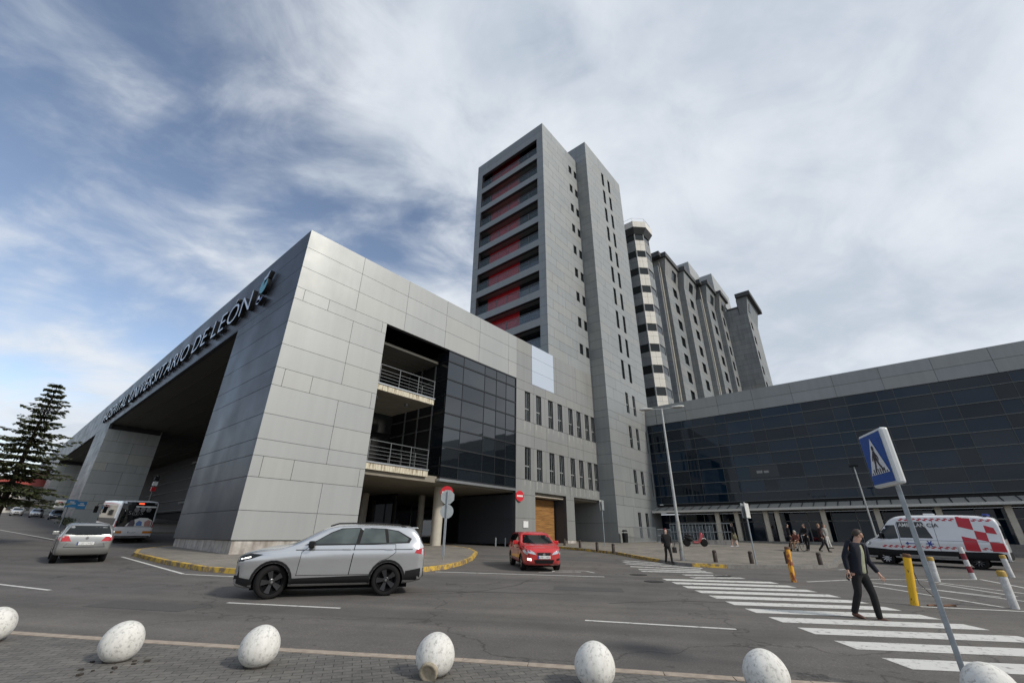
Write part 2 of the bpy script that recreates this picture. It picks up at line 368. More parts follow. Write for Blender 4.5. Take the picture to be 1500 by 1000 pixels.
for a, c in (((15.9, 11.2), (16.7, 10.4)), ((16.3, 11.5), (17.3, 10.6)), ((16.3, 11.5), (15.9, 11.2)), ((17.3, 10.6), (16.9, 9.9)), ((15.3, 11.5), (15.7, 11.1)), ((28, 5.5), (30.5, 3.9)), ((27.6, 2.8), (29.3, 2.3))): strip(m, a, c, .12)
tag(m.build('worn_arrow_marking', M_fp), kind='structure')
m = MB(); b = NB('bitumen_seal'); b.col((.028, .026, .025)); b.set(.6)
for pts in ([(8.2, 10.0), (9.9, 9.4), (11.6, 9.6), (13.4, 10.3)], [(7.4, 11.2), (9.2, 9.9), (10.6, 8.2), (11.4, 7.2)], [(3.2, 21.5), (5.0, 22.4), (5.6, 22.2)], [(10.6, 5.9), (12.3, 4.9), (13.1, 3.6)], [(14.8, 9.6), (15.6, 8.0), (17.4, 6.9)]):
    for i in range(len(pts)-1):
        n_ = 5
        for j in range(n_):
            a = Vector(pts[i]).lerp(Vector(pts[i+1]), j/n_); c = Vector(pts[i]).lerp(Vector(pts[i+1]), (j+1)/n_)
            strip(m, (a.x+.04*sin(a.x*9), a.y+.04*sin(a.y*7)), (c.x+.04*sin(c.x*9), c.y+.04*sin(c.y*7)), .03, .003)
tag(m.build('road_crack_seal', b.m), kind='structure')
b = NB('asphalt_patch'); b.col(b.mul(b.ramp(b.noise(40, 3, .7), [(.3, (.7,)*3), (.7, (1.3,)*3)]), (.072, .068, .064))); b.set(.9)
m = MB(); flat(m, [(11.6, 8.2), (12.7, 6.5), (13.4, 6.95), (12.3, 8.65)], .0035); flat(m, [(2.1, 13.5), (3.3, 11.5), (3.9, 11.85), (2.7, 13.85)], .0035); flat(m, [(19.0, 8.1), (19.9, 7.3), (20.6, 8.1), (19.8, 8.8)], .0035)
tag(m.build('road_patch', b.m), kind='structure')
# manholes
for i, (x, y) in enumerate(((17.6, 8.35), (15.9, 7.0), (19.9, 5.9))):
    m = MB(); m.lathe([(.33, 0), (.33, .012), (.28, .012), (.28, .008)], (x, y, gz(x, y)), 20)
    tag(m.build('manhole_cover', plain('cast_iron', (.045, .042, .04), .7, .4)), ['iron manhole cover in the side lane, nearest the pavement corner', 'iron manhole cover in the carriageway left of the crossing', 'iron manhole cover in the middle of the worn crossing'][i], 'manhole')

def slab(name, poly, h, mat, mkerb, kerbed, w=.14, kmat=None):
    hf = h if callable(h) else (lambda x, y: gz(x, y)+h)
    bm = bmesh.new(); bm.faces.new([bm.verts.new((p[0], p[1], 0)) for p in poly])
    for ax_ in (0, 1):
        for c in ([29, 38] if callable(h) and ax_ == 0 else [])+([k_ for k_ in range(-10, 40, 2)] if callable(h) else [])+([45] if ax_ else []):
            pc = [0, 0, 0]; pc[ax_] = c; nn = [0, 0, 0]; nn[ax_] = 1
            bmesh.ops.bisect_plane(bm, geom=bm.verts[:]+bm.edges[:]+bm.faces[:], plane_co=pc, plane_no=nn)
    bmesh.ops.triangulate(bm, faces=bm.faces); r_ = bmesh.ops.extrude_face_region(bm, geom=bm.faces[:])
    top = set(e for e in r_['geom'] if isinstance(e, bmesh.types.BMVert))
    for v in bm.verts: v.co.z = hf(v.co.x, v.co.y) if v in top else gz(v.co.x, v.co.y)-.3
    bmesh.ops.recalc_face_normals(bm, faces=bm.faces)
    me = bpy.data.meshes.new(name); bm.to_mesh(me); bm.free(); me.materials.append(mat); o = bpy.data.objects.new(name, me); S.collection.objects.link(o)
    return tag(o, kind='structure')
def bump_(x, y): return .27*min(1, max(0, (x-29)/9))*min(1, max(0, (22-y)/8))
def plz(x, y): return gz(x, y)+.15+bump_(x, y)
def kerb_line(mb, pts, h, w=.16, h0=-.1, seg=1.0, gap=.01):
    """kerb stones along pts, kerb lies to the left of the direction of travel"""
    for i in range(len(pts)-1):
        a, c = Vector(pts[i]), Vector(pts[i+1]); L_ = (c-a).length; d = (c-a)/L_; n = Vector((-d.y, d.x)); k = max(1, round(L_/seg))
        for j in range(k):
            p = a + d*(L_*j/k + gap/2); q = a + d*(L_*(j+1)/k - gap/2)
            mb.prism([p, q, q+n*w, p+n*w], lambda x, y: gz(x, y)+h0, (lambda x, y: gz(x, y)+h) if not callable(h) else (lambda x, y: h(x, y)+.006))
# near pavement, road side edge runs (1,-1.6)
K = [(-6.0, 22.0), (.88, 10.85), (1.85, 9.27), (3.0, 7.45), (3.9, 6.02), (4.72, 4.78), (5.6, 3.33), (6.4, 1.98), (7.3, .55), (9.2, -2.5), (13, -8.6)]
slab('near_pavement', [(x-.13, y-.08) for x, y in K] + [(9, -14), (-20, -14), (-26, 22)], .1, M_pave, None, None)
m = MB(); kerb_line(m, K[::-1], .106, .15, seg=.95); tag(m.build('near_kerb', M_kerb), kind='structure')
# island under the building corner
I1 = [(26, 38.5), (20, 38), (12, 37.6), (8.6, 36.2), (6.6, 33.0), (5.8, 29.5), (5.76, 23.6), (6.0, 19.6), (6.7, 17.6), (8.2, 15.9), (10.2, 14.85), (11.95, 14.5), (13.3, 14.75), (15.2, 15.75), (17.6, 17.5), (21.2, 20.7), (24.0, 24.2), (25.4, 27.5), (26, 33)]
slab('corner_pavement', [(x+.1, y+.1) for x, y in I1] + [], .15, M_plaza, None, None)
m = MB(); kerb_line(m, I1, .156, .17); tag(m.build('yellow_corner_kerb', M_yk), kind='structure')
# plaza on the right
R1 = [(37.6, 40), (36.6, 33), (34.6, 27.5), (32.6, 22.1), (29.2, 15.3), (26.2, 12.2), (24.6, 10.4), (23.4, 9.0), (23.25, 8.2), (23.9, 6.8), (26.5, 4.2), (28, 3.3), (29.6, 3.0), (32, 3.2), (36, 3.1), (46, 2.6), (75, 1.8)]
slab('plaza', [(x_+.07, y_+.07) for x_, y_ in R1] + [(75, 40)], plz, M_plaza, None, None)
m = MB(); kerb_line(m, R1[:7], .156, .17); kerb_line(m, R1[8:10], .156, .17); tag(m.build('yellow_plaza_kerb', M_yk), kind='structure')
m = MB(); kerb_line(m, R1[6:9], .156, .17); kerb_line(m, R1[9:], plz, .17); tag(m.build('plaza_kerb', M_kerbg), kind='structure')
# far left verge
m = MB(); m.prism([(7.2, 72), (8.6, 84), (8.6, 160), (26, 160), (26, 60), (12, 60)], lambda x, y: gz(x, y)-.3, lambda x, y: gz(x, y)+.15)
tag(m.build('far_pavement', M_plaza), kind='structure')

# ------------------------------------------------------------------ hospital entrance building
XA, YA = 8.75, 25.75
ZL = [20.6, 19.15, 17.6, 16.05, 15.2, 13.55, 12.0, 10.5, 9.4, 7.7, 6.28, 5.38, 4.27, 2.6, 1.2]
A = thing('entrance_building', 'low building of grey metal panels with huge drive-in openings along its side', 'building', (XA, YA, 0))
zasc = sorted(ZL)
def jA(i):
    z0 = zasc[i]
    if z0 > 16: return every(.35, 4.2)
    if any(abs(z0-k) < .01 for k in (15.2, 9.4, 4.27)): return [9.3, 11.0, 15.24]
    return [12.93]
m, k = MB(), MB()
podz = [z for z in zasc if z > 5] 
OPEN = (15.6, 1.0, 31.0, 16.05)
panel_wall(m, k, 'y', YA, -1, (XA, 31.0), zasc, jA, [OPEN], .35, trim=(.05, 0))
m.build('front_wall', M_clad, A); k.build('wall_core', M_joint, A)
# window wall to the right of the glazed block
WX = [32.35, 34.25, 36.4, 38.2, 40.35, 42.1, 43.95, 45.4]
holes = [(x, 11.97, x+.9, 15.02) for x in WX] + [(x, 6.37, x+.9, 9.38) for x in WX]
holes += [(33.9, 0, 39.2, 5.35), (40.7, 0, 46.5, 5.35)]
zw = [1.2, 3.0, 5.0, 6.35, 9.4, 10.6, 11.95, 15.04, 16.05, 17.6, 19.15, 20.6]
jw = lambda i: every(.35, 4.2) if zw[i] > 15.9 else ([33.9, 36.0, 40.0, 43.2] if zw[i] in (5.0, 9.4, 10.6, 15.04) else [(a+b)/2+.45 for a, b in zip(WX, WX[1:])] if zw[i] in (6.35, 11.95) else [])
m, k, nw = MB(), MB(), MB()
panel_wall(m, k, 'y', YA, -1, (31.0, 46.45), zw, jw, holes + [(33.55, 16.05, 37.6, 20.6)], .35)
m.build('front_wall', M_pod, A); k.build('wall_core', M_joint, A)
panel_wall(nw, MB(), 'y', YA-.02, -1, (33.57, 37.58), [16.06, 17.6, 19.15, 20.6], lambda i: [], [], .1)
o = nw.build('replacement_panel', M_new, A); o['label'] = 'new pale bluish cladding panels'
m = MB(); m.box(33.6, YA+.02, 16.1, 37.5, YA+.35, 20.55); m.build('wall_core', M_joint, A)
def window(parent, ax, pos, sgn, r, bars=(.42,), depth=.12, name='window', fm=None, gm=None, fw=.045, vb=()):
    u0, z0, u1, z1 = r; f, g = MB(), MB()
    def put(m, a0, b0, a1, b1, d0, d1, t=.5):
        p0, p1 = pos - sgn*d0, pos - sgn*d1
        if ax == 'y': m.box(a0, p0, b0, a1, p1, b1, t)
        else: m.box(p0, a0, b0, p1, a1, b1, t)
    put(f, u0, z0, u0+fw, z1, depth-.04, depth+.05); put(f, u1-fw, z0, u1, z1, depth-.04, depth+.05)
    put(f, u0+fw, z0, u1-fw, z0+fw, depth-.04, depth+.05); put(f, u0+fw, z1-fw, u1-fw, z1, depth-.04, depth+.05)
    for b_ in bars: zb = z0+(z1-z0)*b_; put(f, u0+fw, zb-.05, u1-fw, zb+.05, depth-.035, depth+.03)
    for b_ in vb: ub = u0+(u1-u0)*b_; put(f, ub-.025, z0+fw, ub+.025, z1-fw, depth-.03, depth+.03)
    put(g, u0+fw, z0+fw, u1-fw, z1-fw, depth+.01, depth+.06, random.random())
    o = f.build(name, fm or M_frame, parent); p = g.build('pane', gm or M_win, o); return o
M_lime = plain('lime_streaks', (.34, .34, .32), .7, 0, .35, 3)
for x in WX:
    for z0 in (11.9, 6.32):
        for q in (0, .88): m = MB(); m.box(x+q-.06, YA-.0015, z0-(.45+.45*random.random()), x+q+.05, YA+.01, z0); m.build('lime_streak', M_lime, A)
for x in WX:
    for z0, z1 in ((11.97, 15.02), (6.37, 9.38)):
        window(A, 'y', YA, -1, (x, z0, x+.9, z1), depth=.2, vb=(.62,))
# left face with the arches, pillars
ARCH = [(35.6, 84.8), (96.2, 139.8), (151.5, 190)]
zl2 = [1.2, 2.6, 4.27, 5.38, 6.28, 7.7, 9.4, 10.5, 12.0, 13.55, 15.2, 16.0, 17.6, 19.15, 20.6]
m, k = MB(), MB()
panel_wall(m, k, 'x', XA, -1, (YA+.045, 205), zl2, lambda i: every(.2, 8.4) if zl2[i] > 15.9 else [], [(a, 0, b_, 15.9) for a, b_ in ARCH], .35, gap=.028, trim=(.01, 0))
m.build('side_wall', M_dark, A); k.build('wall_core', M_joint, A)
for y0, y1 in ((84.8, 96.2), (139.8, 151.5), (190, 201)):   # faces of the pillars that look at the road end
    m, k = MB(), MB()
    panel_wall(m, k, 'y', y0-.06, -1, (XA+.002, 15.1), [z for z in zl2 if z < 15.95], lambda i: [12.2] if i % 3 else [10.2, 13.6], [], .35, gap=.03)
    m.box(15.06, y0+.02, 1.2, 15.1, y1, 15.95); k.box(8.9, y0+.35, 1.0, 15.0, y1, 15.95)
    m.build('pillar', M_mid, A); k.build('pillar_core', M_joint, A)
    m = MB(); m.box(XA+.06, y0+.08, gz(10, y0)-.5, 15.0, y1, 1.2 if gz(10, y0) < 1 else gz(10, y0)+.4); m.build('plinth', M_conc, A)
# plinth of the corner
m = MB(); m.box(XA+.09, YA+.09, -.3, 15.5, YA+.6, 1.17); m.box(XA+.09, YA+.6, -.3, XA+.7, 35.5, 1.17); m.build('plinth', M_conc, A)
# roof, soffits
m = MB(); m.box(XA+.3, YA+.3, 20.3, 46.2, 205, 20.52); m.build('roof', M_joint, A)
m = MB()
m.box(XA+.36, 35.6, 15.92, 34, 205, 16.02)
for x in [10.6, 12.8, 15.0, 17.2, 19.4, 21.6, 23.8]: m.box(x, 35.6, 15.84, x+.12, 205, 15.92)
m.build('soffit', M_soff, A)
m = MB(); 
m.box(XA+.35, 35.2, 1.2, 15.3, 35.6, 15.9)          # inner faces of the corner block
m.box(15.1, YA+.36, 1.2, 15.5, 35.6, 16.0)
m.box(26, 31.5, 5.3, 26.4, 205, 16); m.box(30.6, YA+.36, 5.4, 31.0, 60, 16.0)
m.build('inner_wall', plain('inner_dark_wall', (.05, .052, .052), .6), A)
m = MB()
for z in (5.5, 7.4, 9.3, 11.4, 14.2):
    for y0, y1 in ((36, 84.7), (97, 139)): m.box(25.8, y0, z, 26.0, y1, z+.12)
for y in range(38, 84, 4): m.box(25.86, y, 5.6, 25.96, y+.08, 14.2)
m.build('mullion', M_mull, A)
m = MB(); m.box(20, 36, 5.55, 25.8, 84.6, 5.85); m.box(20.2, 36, 11.6, 25.8, 84.6, 11.85)
m.build('inner_canopy', plain('canopy_edge', (.22, .22, .21), .5), A)
for j, y in enumerate(range(40, 84, 8)):
    m = MB(); m.tube([(22.5, y, gz(22, y)), (22.5, y, 5.6)], .28, 14); m.build('column', M_creamp, A, smooth=False)
m = MB(); m.box(25.6, 36, .3, 25.7, 84, 5.2); m.build('glass_front', M_glass, A)

# glazed block
GZ = [5.5, 6.4, 7.85, 9.4, 10.55, 12.05, 13.45, 15.05, 16.0]; GX = [22.0, 23.8, 26.5, 28.1, 29.5, 30.95]
gl, mu = MB(), MB()
for i in range(len(GZ)-1):
    for j in range(len(GX)-1): gl.box(GX[j]+.01, YA+.05, GZ[i]+.01, GX[j+1]-.01, YA+.1, GZ[i+1]-.01)
    gl.box(22.05, YA+.11, GZ[i]+.01, 22.1, 27.2, GZ[i+1]-.01)
for z in GZ: mu.box(21.97, YA-.01, z-.05, 31.0, YA+.04, z+.05); mu.box(21.99, YA+.04, z-.05, 22.045, 27.3, z+.05)
for x in GX[1:-1]: mu.box(x-.02, YA+.02, 5.5, x+.02, YA+.048, 16)
mu.box(30.9, YA-.02, 5.4, 31.0, YA+.1, 16.0)
g = gl.build('curtain_wall', M_glass, A); mu.build('mullion', M_mulld, g)
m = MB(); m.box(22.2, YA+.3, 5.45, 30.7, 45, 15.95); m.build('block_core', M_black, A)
m = MB(); m.box(21.9, YA-.06, 5.25, 31.0, YA+.12, 5.44); m.box(21.86, YA+.121, 5.25, 22.1, 34, 5.44); m.build('sill_beam', M_alu, A)
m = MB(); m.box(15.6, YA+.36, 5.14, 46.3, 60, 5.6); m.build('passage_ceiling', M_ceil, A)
m = MB()
for z0 in (6.4, 7.85, 9.4, 10.6, 12, 13.5, 15): m.box(21.95, 27.3, z0-.04, 22.02, 33, z0+.04)
for y in (27.35, 29.2, 31): m.box(21.93, y, 5.5, 22.03, y+.1, 15.1)
m.build('side_frame', M_alu, A)
# loggia: lower ceiling, back glazing, two balconies
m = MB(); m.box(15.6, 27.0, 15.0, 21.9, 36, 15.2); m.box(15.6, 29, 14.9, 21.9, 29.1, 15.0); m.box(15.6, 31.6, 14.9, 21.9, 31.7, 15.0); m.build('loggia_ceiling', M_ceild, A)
gl, mu = MB(), MB()
for i in range(3):
    for z0, z1 in ((5.9, 7.6), (7.7, 9.6), (11.4, 13.0), (13.1, 14.9)): gl.box(15.6+2.1*i, 34.4, z0, 17.66+2.1*i, 34.45, z1)
for z in (5.85, 7.65, 9.65, 11.35, 13.05): mu.box(15.6, 34.33, z-.04, 21.9, 34.39, z+.04)
g = gl.build('loggia_glazing', M_glass, A); mu.build('mullion', M_mull, g)
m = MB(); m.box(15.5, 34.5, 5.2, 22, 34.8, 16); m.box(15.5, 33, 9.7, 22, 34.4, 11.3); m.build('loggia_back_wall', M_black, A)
for zt in (5.97, 11.45):
    m = MB(); m.box(15.55, YA+.12, zt-.52, 20.87, 31.5, zt-.1); s_ = m.build('balcony', M_cream, A); m = MB(); m.box(15.57, YA+.2, zt-.535, 20.8, 31.4, zt-.521); m.build('balcony_soffit', M_ceil, s_)
    m = MB(); m.box(15.5, YA+.06, zt-.1, 20.9, 31.52, zt); m.build('edge_trim', M_alu, s_)
    m = MB()
    for x in (15.75, 17.45, 19.2, 20.8): m.box(x-.022, YA+.15, zt, x+.022, YA+.195, zt+1.4)
    for z in (.25, .5, .75, 1.0): m.box(15.7, YA+.16, zt+z, 20.82, YA+.185, zt+z+.025)
    m.box(15.7, YA+.14, zt+1.385, 20.84, YA+.19, zt+1.425)
    for y in (27.5, 29.3, 31.1):
        m.box(20.77, y-.03, zt, 20.83, y+.03, zt+1.4)
    for z in (.25, .5, .75, 1.0, 1.38): m.box(20.79, YA+.2, zt+z, 20.815, 31.3, zt+z+.03)
    m.build('railing', M_rail, s_)
    for x, y in ((16.6, 27.3), (19.3, 27.3)):
        m = MB(); m.lathe([(.16, -.22), (.16, -.02), (.1, 0)], (x, y, zt-.52), 12); m.build('ceiling_lamp', M_alu, s_)
# underpass interior
m = MB(); m.box(33.9, 27.2, .9, 39.0, 27.3, 4.9); m.build('timber_wall', M_wood, A)
m = MB(); m.box(33.9, YA+.36, 5.02, 39.2, 27.3, 5.13); m.build('lintel_soffit', M_creamp, A)
m, k = MB(), MB()
m.box(39.19, YA+.36, .9, 39.23, 32, 5.0); m.box(40.67, 29.5, .9, 46.4, 29.55, 5.15); m.box(33.9, 32, .9, 46.4, 32.1, 5.15); m.box(33.55, YA+.36, .9, 33.9, 40, 5.0)
panel_wall(m, k, 'x', 31.0, -1, (YA+.36, 33), [.9, 3.0, 5.0], lambda i: [], [], .3)
m.build('inner_wall', M_dark, A); k.build('wall_core', M_joint, A)
for x0, x1 in ((31.0, 33.9), (39.2, 40.7)):
    m = MB(); m.box(x0-.02, YA-.02, .5, x1+.02, YA+.5, 1.18); m.build('pillar_base', M_conc if x0 > 35 else M_dark, A)
m = MB(); m.tube([(24.3, 28.4, .5), (24.3, 28.4, 5.25)], .42, 28); smooth_angle(m.build('column', M_creamp, A))
for x, y in ((19.5, 36), (23.8, 38.5), (28.6, 36), (29, 46), (21, 47)):
    m = MB(); m.tube([(x, y, .5), (x, y, 5.2)], .33, 16); smooth_angle(m.build('column', M_creamp, A))
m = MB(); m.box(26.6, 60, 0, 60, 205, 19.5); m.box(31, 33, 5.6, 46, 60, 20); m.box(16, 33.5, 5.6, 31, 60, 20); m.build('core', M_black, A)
m = MB(); m.box(15.7, 50, .6, 62, 50.2, 5.13); m.box(15.7, 50.3, .6, 15.9, 60, 5.13); m.build('underpass_glazing', M_glass, A)
m = MB(); 
for x in range(17, 40, 3): m.box(x, 49.9, .6, x+.1, 50, 5.1)
m.build('mullion', M_mull, A)

# ------------------------------------------------------------------ lettering on the side wall
def text_mesh(ch, size, depth, bevel=0):
    cu = bpy.data.curves.new('t', 'FONT'); cu.body = ch; cu.size = size; cu.extrude = depth/2; cu.resolution_u = 3; cu.offset = -.012*size if not bevel else .012*size
    ob = bpy.data.objects.new('t', cu); S.collection.objects.link(ob); dg = bpy.context.evaluated_depsgraph_get()
    me = bpy.data.meshes.new_from_object(ob.evaluated_get(dg)); bpy.data.objects.remove(ob); bpy.data.curves.remove(cu); return me
M_letf = plain('brushed_letter_face', (.62, .63, .64), .3, .7); M_lets = plain('black_letter_side', (.014, .014, .015), .5)
SG = thing('building_sign', 'long row of raised metal letters with a teal emblem on the dark wall', 'sign', (XA, 89, 17.4))
txt = 'HOSPITAL UNIVERSITARIO DE LEÓN'; ypos = 90.3; yend = 33.2
meshes = []
for ch in txt:
    if ch == ' ': meshes.append(None); continue
    me = text_mesh(ch, 2.55, .34)
    for v in me.vertices: v.co.x *= 1.28; xs_ = [v.co.x for v in me.vertices]; x0 = min(xs_); w = max(xs_)-x0
    for v in me.vertices: v.co.x -= x0
    meshes.append((me, w))
tot = sum(.45 if q is None else q[1] for q in meshes); gapl = (ypos-yend-tot)/(len(meshes)-1)
y = ypos
for q in meshes:
    if q is None: y -= .45+gapl; continue
    me, w = q; me.materials.clear(); me.materials.append(M_letf); me.materials.append(M_lets)
    for p in me.polygons: p.material_index = 0 if abs(p.normal.z) > .8 else 1
    # local: x along text -> world -y, y up -> world z, z outward -> world -x
    for v in me.vertices: a, b_, c_ = v.co; v.co = Vector((-c_-.22, y-a-89, b_-.62))
    o = bpy.data.objects.new('letter', me); S.collection.objects.link(o); o.parent = SG
    y -= w+gapl
def blob(pts, d0, d1, name, mats):
    pts = [(31.15+(p[0]-31.15)*.75, 17.75+(p[1]-18.1)*.72) for p in pts]
    m = MB(); n = len(pts); v = [(-d0, p[0]-89, p[1]-17.4) for p in pts] + [(-d1, p[0]-89, p[1]-17.4) for p in pts]
    m.cm = 1; m.add(v, [(i, (i+1)%n, n+(i+1)%n, n+i) for i in range(n)] + [(i, n+i, n+(i+1)%n, (i+1)%n) for i in range(0)])
    m.cm = 0; m.add(v, [tuple(range(n, 2*n))])
    m.build(name, mats, SG, local=True)
arc = lambda cy_, cz, ry, rz_, a0, a1, n: [(cy_-ry*cos(radians(a0+(a1-a0)*i/n)), cz+rz_*sin(radians(a0+(a1-a0)*i/n))) for i in range(n+1)]
M_teal = plain('teal_enamel', (.03, .30, .36), .3); M_blue2 = plain('blue_enamel', (.03, .06, .30), .3)
blob(arc(31.2, 18.6, .85, .95, 100, 400, 26)+[(31.2, 18.5)], .1, .4, 'emblem', [M_teal, M_lets])
blob([(31.5, 19.55), (31.0, 19.6), (30.5, 19.95), (30.2, 19.95), (30.5, 19.3), (31.3, 19.1)], .1, .42, 'emblem', [M_letf, M_lets])
blob(arc(31.3, 17.1, .8, .55, 200, 350, 12)+arc(31.3, 17.1, .35, .15, 350, 200, 8), .1, .4, 'emblem', [M_blue2, M_lets])
blob([(31.8, 17.45), (31.45, 17.5), (31.0, 16.6), (31.4, 16.4), (31.9, 16.6)], .1, .4, 'emblem', [M_letf, M_lets])

# ------------------------------------------------------------------ tower with the red balconies
T = thing('balcony_tower', 'tall grey panelled tower with a stack of balconies before a red wall', 'building', (36.78, YA, 20))
XT0, XT1, ZT = 36.78, 46.45, 59.0
fl = [56.14-3.96*k for k in range(9)]
holes = [(x, z-1.45, x+.82, z+.03) for z in fl for x in (43.85, 45.4)]
zt = [20.6]+[z for q in range(9, -1, -1) for z in (57.55-3.96*q-1.42, 57.55-3.96*q-2.9+1.4-1.25, 57.55-3.96*q)] + [59.0]
zt = sorted(set(round(z, 2) for z in zt if 20.6 <= z <= 59)); 
jt = lambda i: [[40.9], [39.2, 43.1], [38.1, 42.2]][i % 3]
m, k = MB(), MB()
panel_wall(m, k, 'y', YA, -1, (XT0, XT1), zt, jt, holes, .4, gap=.028, trim=(.05, 0))
m.build('front_wall', M_tow, T); k.build('wall_core', M_joint, T)
for h in holes: window(T, 'y', YA, -1, h, bars=(), vb=(.5,), depth=.15, fm=M_mulld)
m, k = MB(), MB()
bal = [(26.85, 53.4-3.96*q, 38.2, 56.35-3.96*q) for q in range(10)]
panel_wall(m, k, 'x', XT0, -1, (YA+.045, 39.3), zt, lambda i: [], bal, .5, gap=.028, trim=(.01, 0))
m.build('balcony_wall', M_tow, T); k.build('wall_core', M_joint, T)
m = MB(); m.box(XT0+.5, 39.0, 20.6, XT1, 39.3, 58.9); m.box(XT0+.3, YA+.4, 58.6, XT1, 39.2, 58.8); m.box(XT0+2.3, YA+.4, 20.6, XT0+2.6, 39.0, 58.6); m.build('inner_wall', M_joint, T)
m = MB(); m.box(XT0+1.42, 31.2, 20.6, XT0+1.49, 37.2, 58.5); m.build('red_wall', M_red, T)
m = MB(); m.box(XT0+1.38, 26.9, 20.6, XT0+1.45, 31.2, 58.5); m.box(XT0+1.38, 37.2, 20.6, XT0+1.45, 38.9, 58.5); m.build('balcony_glazing', M_glass, T)
for q in range(10):
    zb = 53.4-3.96*q
    m = MB(); m.box(XT0+.05, YA+.6, zb-.9, XT0+2.4, 38.9, zb); s_ = m.build('balcony', M_tow, T)
    m = MB()
    for y in (28.6, 30.5, 32.4, 34.3, 36.2, 38.05, 26.95): m.box(XT0+.1, y-.035, zb, XT0+.17, y+.035, zb+1.3)
    m.box(XT0+.09, 26.88, zb+1.28, XT0+.18, 38.15, zb+1.34)
    for z in (.35, .7, 1.0): m.box(XT0+.12, 26.88, zb+z, XT0+.14, 38.15, zb+z+.02)
    r_ = m.build('railing', M_mull, s_)
    m = MB(); m.box(XT0+.145, 26.9, zb+.05, XT0+.16, 38.1, zb+1.22); m.build('pane', M_bal, r_)
# stair block of the tower, two metres proud
Y2, X20, X21, ZT2 = 23.86, 46.45, 58.95, 62.4
hl = [59.61-3.93*k for k in range(10)]
H2 = [(51.6, z-2.85, 52.42, z) for z in hl] + [(53.8, z-2.85, 54.62, z) for z in hl]
H2 += [(x-.05, z-2.85, x+.76, z) for z in (19.5, 14.9, 9.3, 4.3) for x in (51.9, 54.0)] + [(57.0, z-2.85, 57.45, z) for z in (14.9, 9.3)]
z2 = sorted(set([1.0, 2.6, 4.9, 5.9, 7.6, 9.4, 10.5, 12.0, 13.6, 15.0, 15.9, 17.5, 19.1, 20.6, 21.9] + [round(22.9+1.32*i, 2) for i in range(29)] + [ZT2]))
m, k = MB(), MB()
panel_wall(m, k, 'y', Y2, -1, (X20, X21), z2, lambda i: [[49.2, 55.9], [50.8, 56.8], [48.4, 51.4]][i % 3], H2, .4, gap=.028, trim=(.05, 0))
m.build('front_wall', M_tow, T); k.build('wall_core', M_joint, T)
m, k = MB(), MB()
panel_wall(m, k, 'x', X20, -1, (Y2+.045, YA+.02), [z for z in z2 if z > 4.8], lambda i: [], [], .4, gap=.028, trim=(.01, 0))
panel_wall(m, k, 'x', X20, -1, (YA+.03, 34), [58.7, 60.2, 61.3, 62.4], lambda i: [28], [], .4, gap=.028, trim=(.01, 0))
panel_wall(m, k, 'x', X20, -1, (YA+.03, 30), [4.905, 5.7], lambda i: [], [], .4, gap=.028, trim=(.01, 0))
panel_wall(m, k, 'x', X20, -1, (Y2+.045, 30), [.9, 3.0, 4.9], lambda i: [], [], .4, gap=.028, trim=(.01, 0))
m.build('side_wall', M_tow, T); k.build('wall_core', M_joint, T)
m = MB(); m.box(X21-.04, Y2+.05, 18, X21, 36, ZT2); m.box(X20+.3, Y2+.4, ZT2-.4, X21-.05, 36, ZT2-.15); m.box(X20+.5, 35.8, 20, X21-.05, 36, ZT2-.2); m.build('rear_wall', M_tow, T)
for h in H2: window(T, 'y', Y2, -1, h, depth=.16, fm=M_mulld if h[1] > 20 else None)

# ------------------------------------------------------------------ long glazed building
XC = 57.8
C = thing('glazed_building', 'wide building with a dark blue glass curtain wall and pale canopy', 'building', (XC, 0, 0))
m, k = MB(), MB()
panel_wall(m, k, 'x', XC, -1, (-32, Y2), [15.92, 17.2, 18.5], lambda i: every(1.6, 4.15) + [22.3, 21.0], [], .5, gap=.03)
m.build('parapet', M_tow, C); k.build('parapet_core', M_joint, C)
CZ = [5.5, 6.45, 7.8, 9.4, 10.75, 12.05, 13.4, 14.85, 15.9]
cy_l = sorted([2.4-4.15*q for q in range(-5, 9)] + [1.05-4.15*q for q in range(-5, 9)]); cy_l = [-32]+[y for y in cy_l if -32 < y < 23.5]+[23.86]
gl, mu = MB(), MB()
for i in range(len(CZ)-1):
    for j in range(len(cy_l)-1):
        gl.box(XC+.12, cy_l[j]+.01, CZ[i]+.01, XC+.16, cy_l[j+1]-.01, CZ[i+1]-.01)
muh = MB()
for z in CZ[:-1]: muh.box(XC+.03, -32, z-.03, XC+.118, 23.86, z+.03)
for y in cy_l[1:-1]: mu.box(XC+.07, y-.03, 5.5, XC+.116, y+.03, 15.9)
g = gl.build('curtain_wall', M_glassb, C); muh.build('transom', plain('light_catching_transom', (.12, .13, .13), .4, .3), g); mu.build('mullion', plain('slate_mullion', (.045, .055, .058), .4, .3), g)  # light caught by the transoms is put into their paler colour
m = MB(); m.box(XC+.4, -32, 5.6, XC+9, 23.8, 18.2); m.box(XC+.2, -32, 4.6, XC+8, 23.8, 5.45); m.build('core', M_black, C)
m = MB(); m.add([(56.0, -32, 4.62), (56.0, 23.85, 4.62), (57.9, 23.85, 5.15), (57.9, -32, 5.15), (56.0, -32, 4.55), (56.0, 23.85, 4.55), (57.9, 23.85, 5.05), (57.9, -32, 5.05)], [(0, 3, 2, 1), (4, 5, 6, 7), (0, 1, 5, 4), (1, 2, 6, 5), (3, 0, 4, 7)])
c_ = m.build('canopy', plain('canopy_sheet', (.34, .34, .32), .5, .2), C)
m = MB(); m.box(55.9, -32, 4.38, 56.06, 23.8, 4.6); m.build('edge_beam', plain('cream_beam', (.55, .54, .50), .5), c_)
y = -22
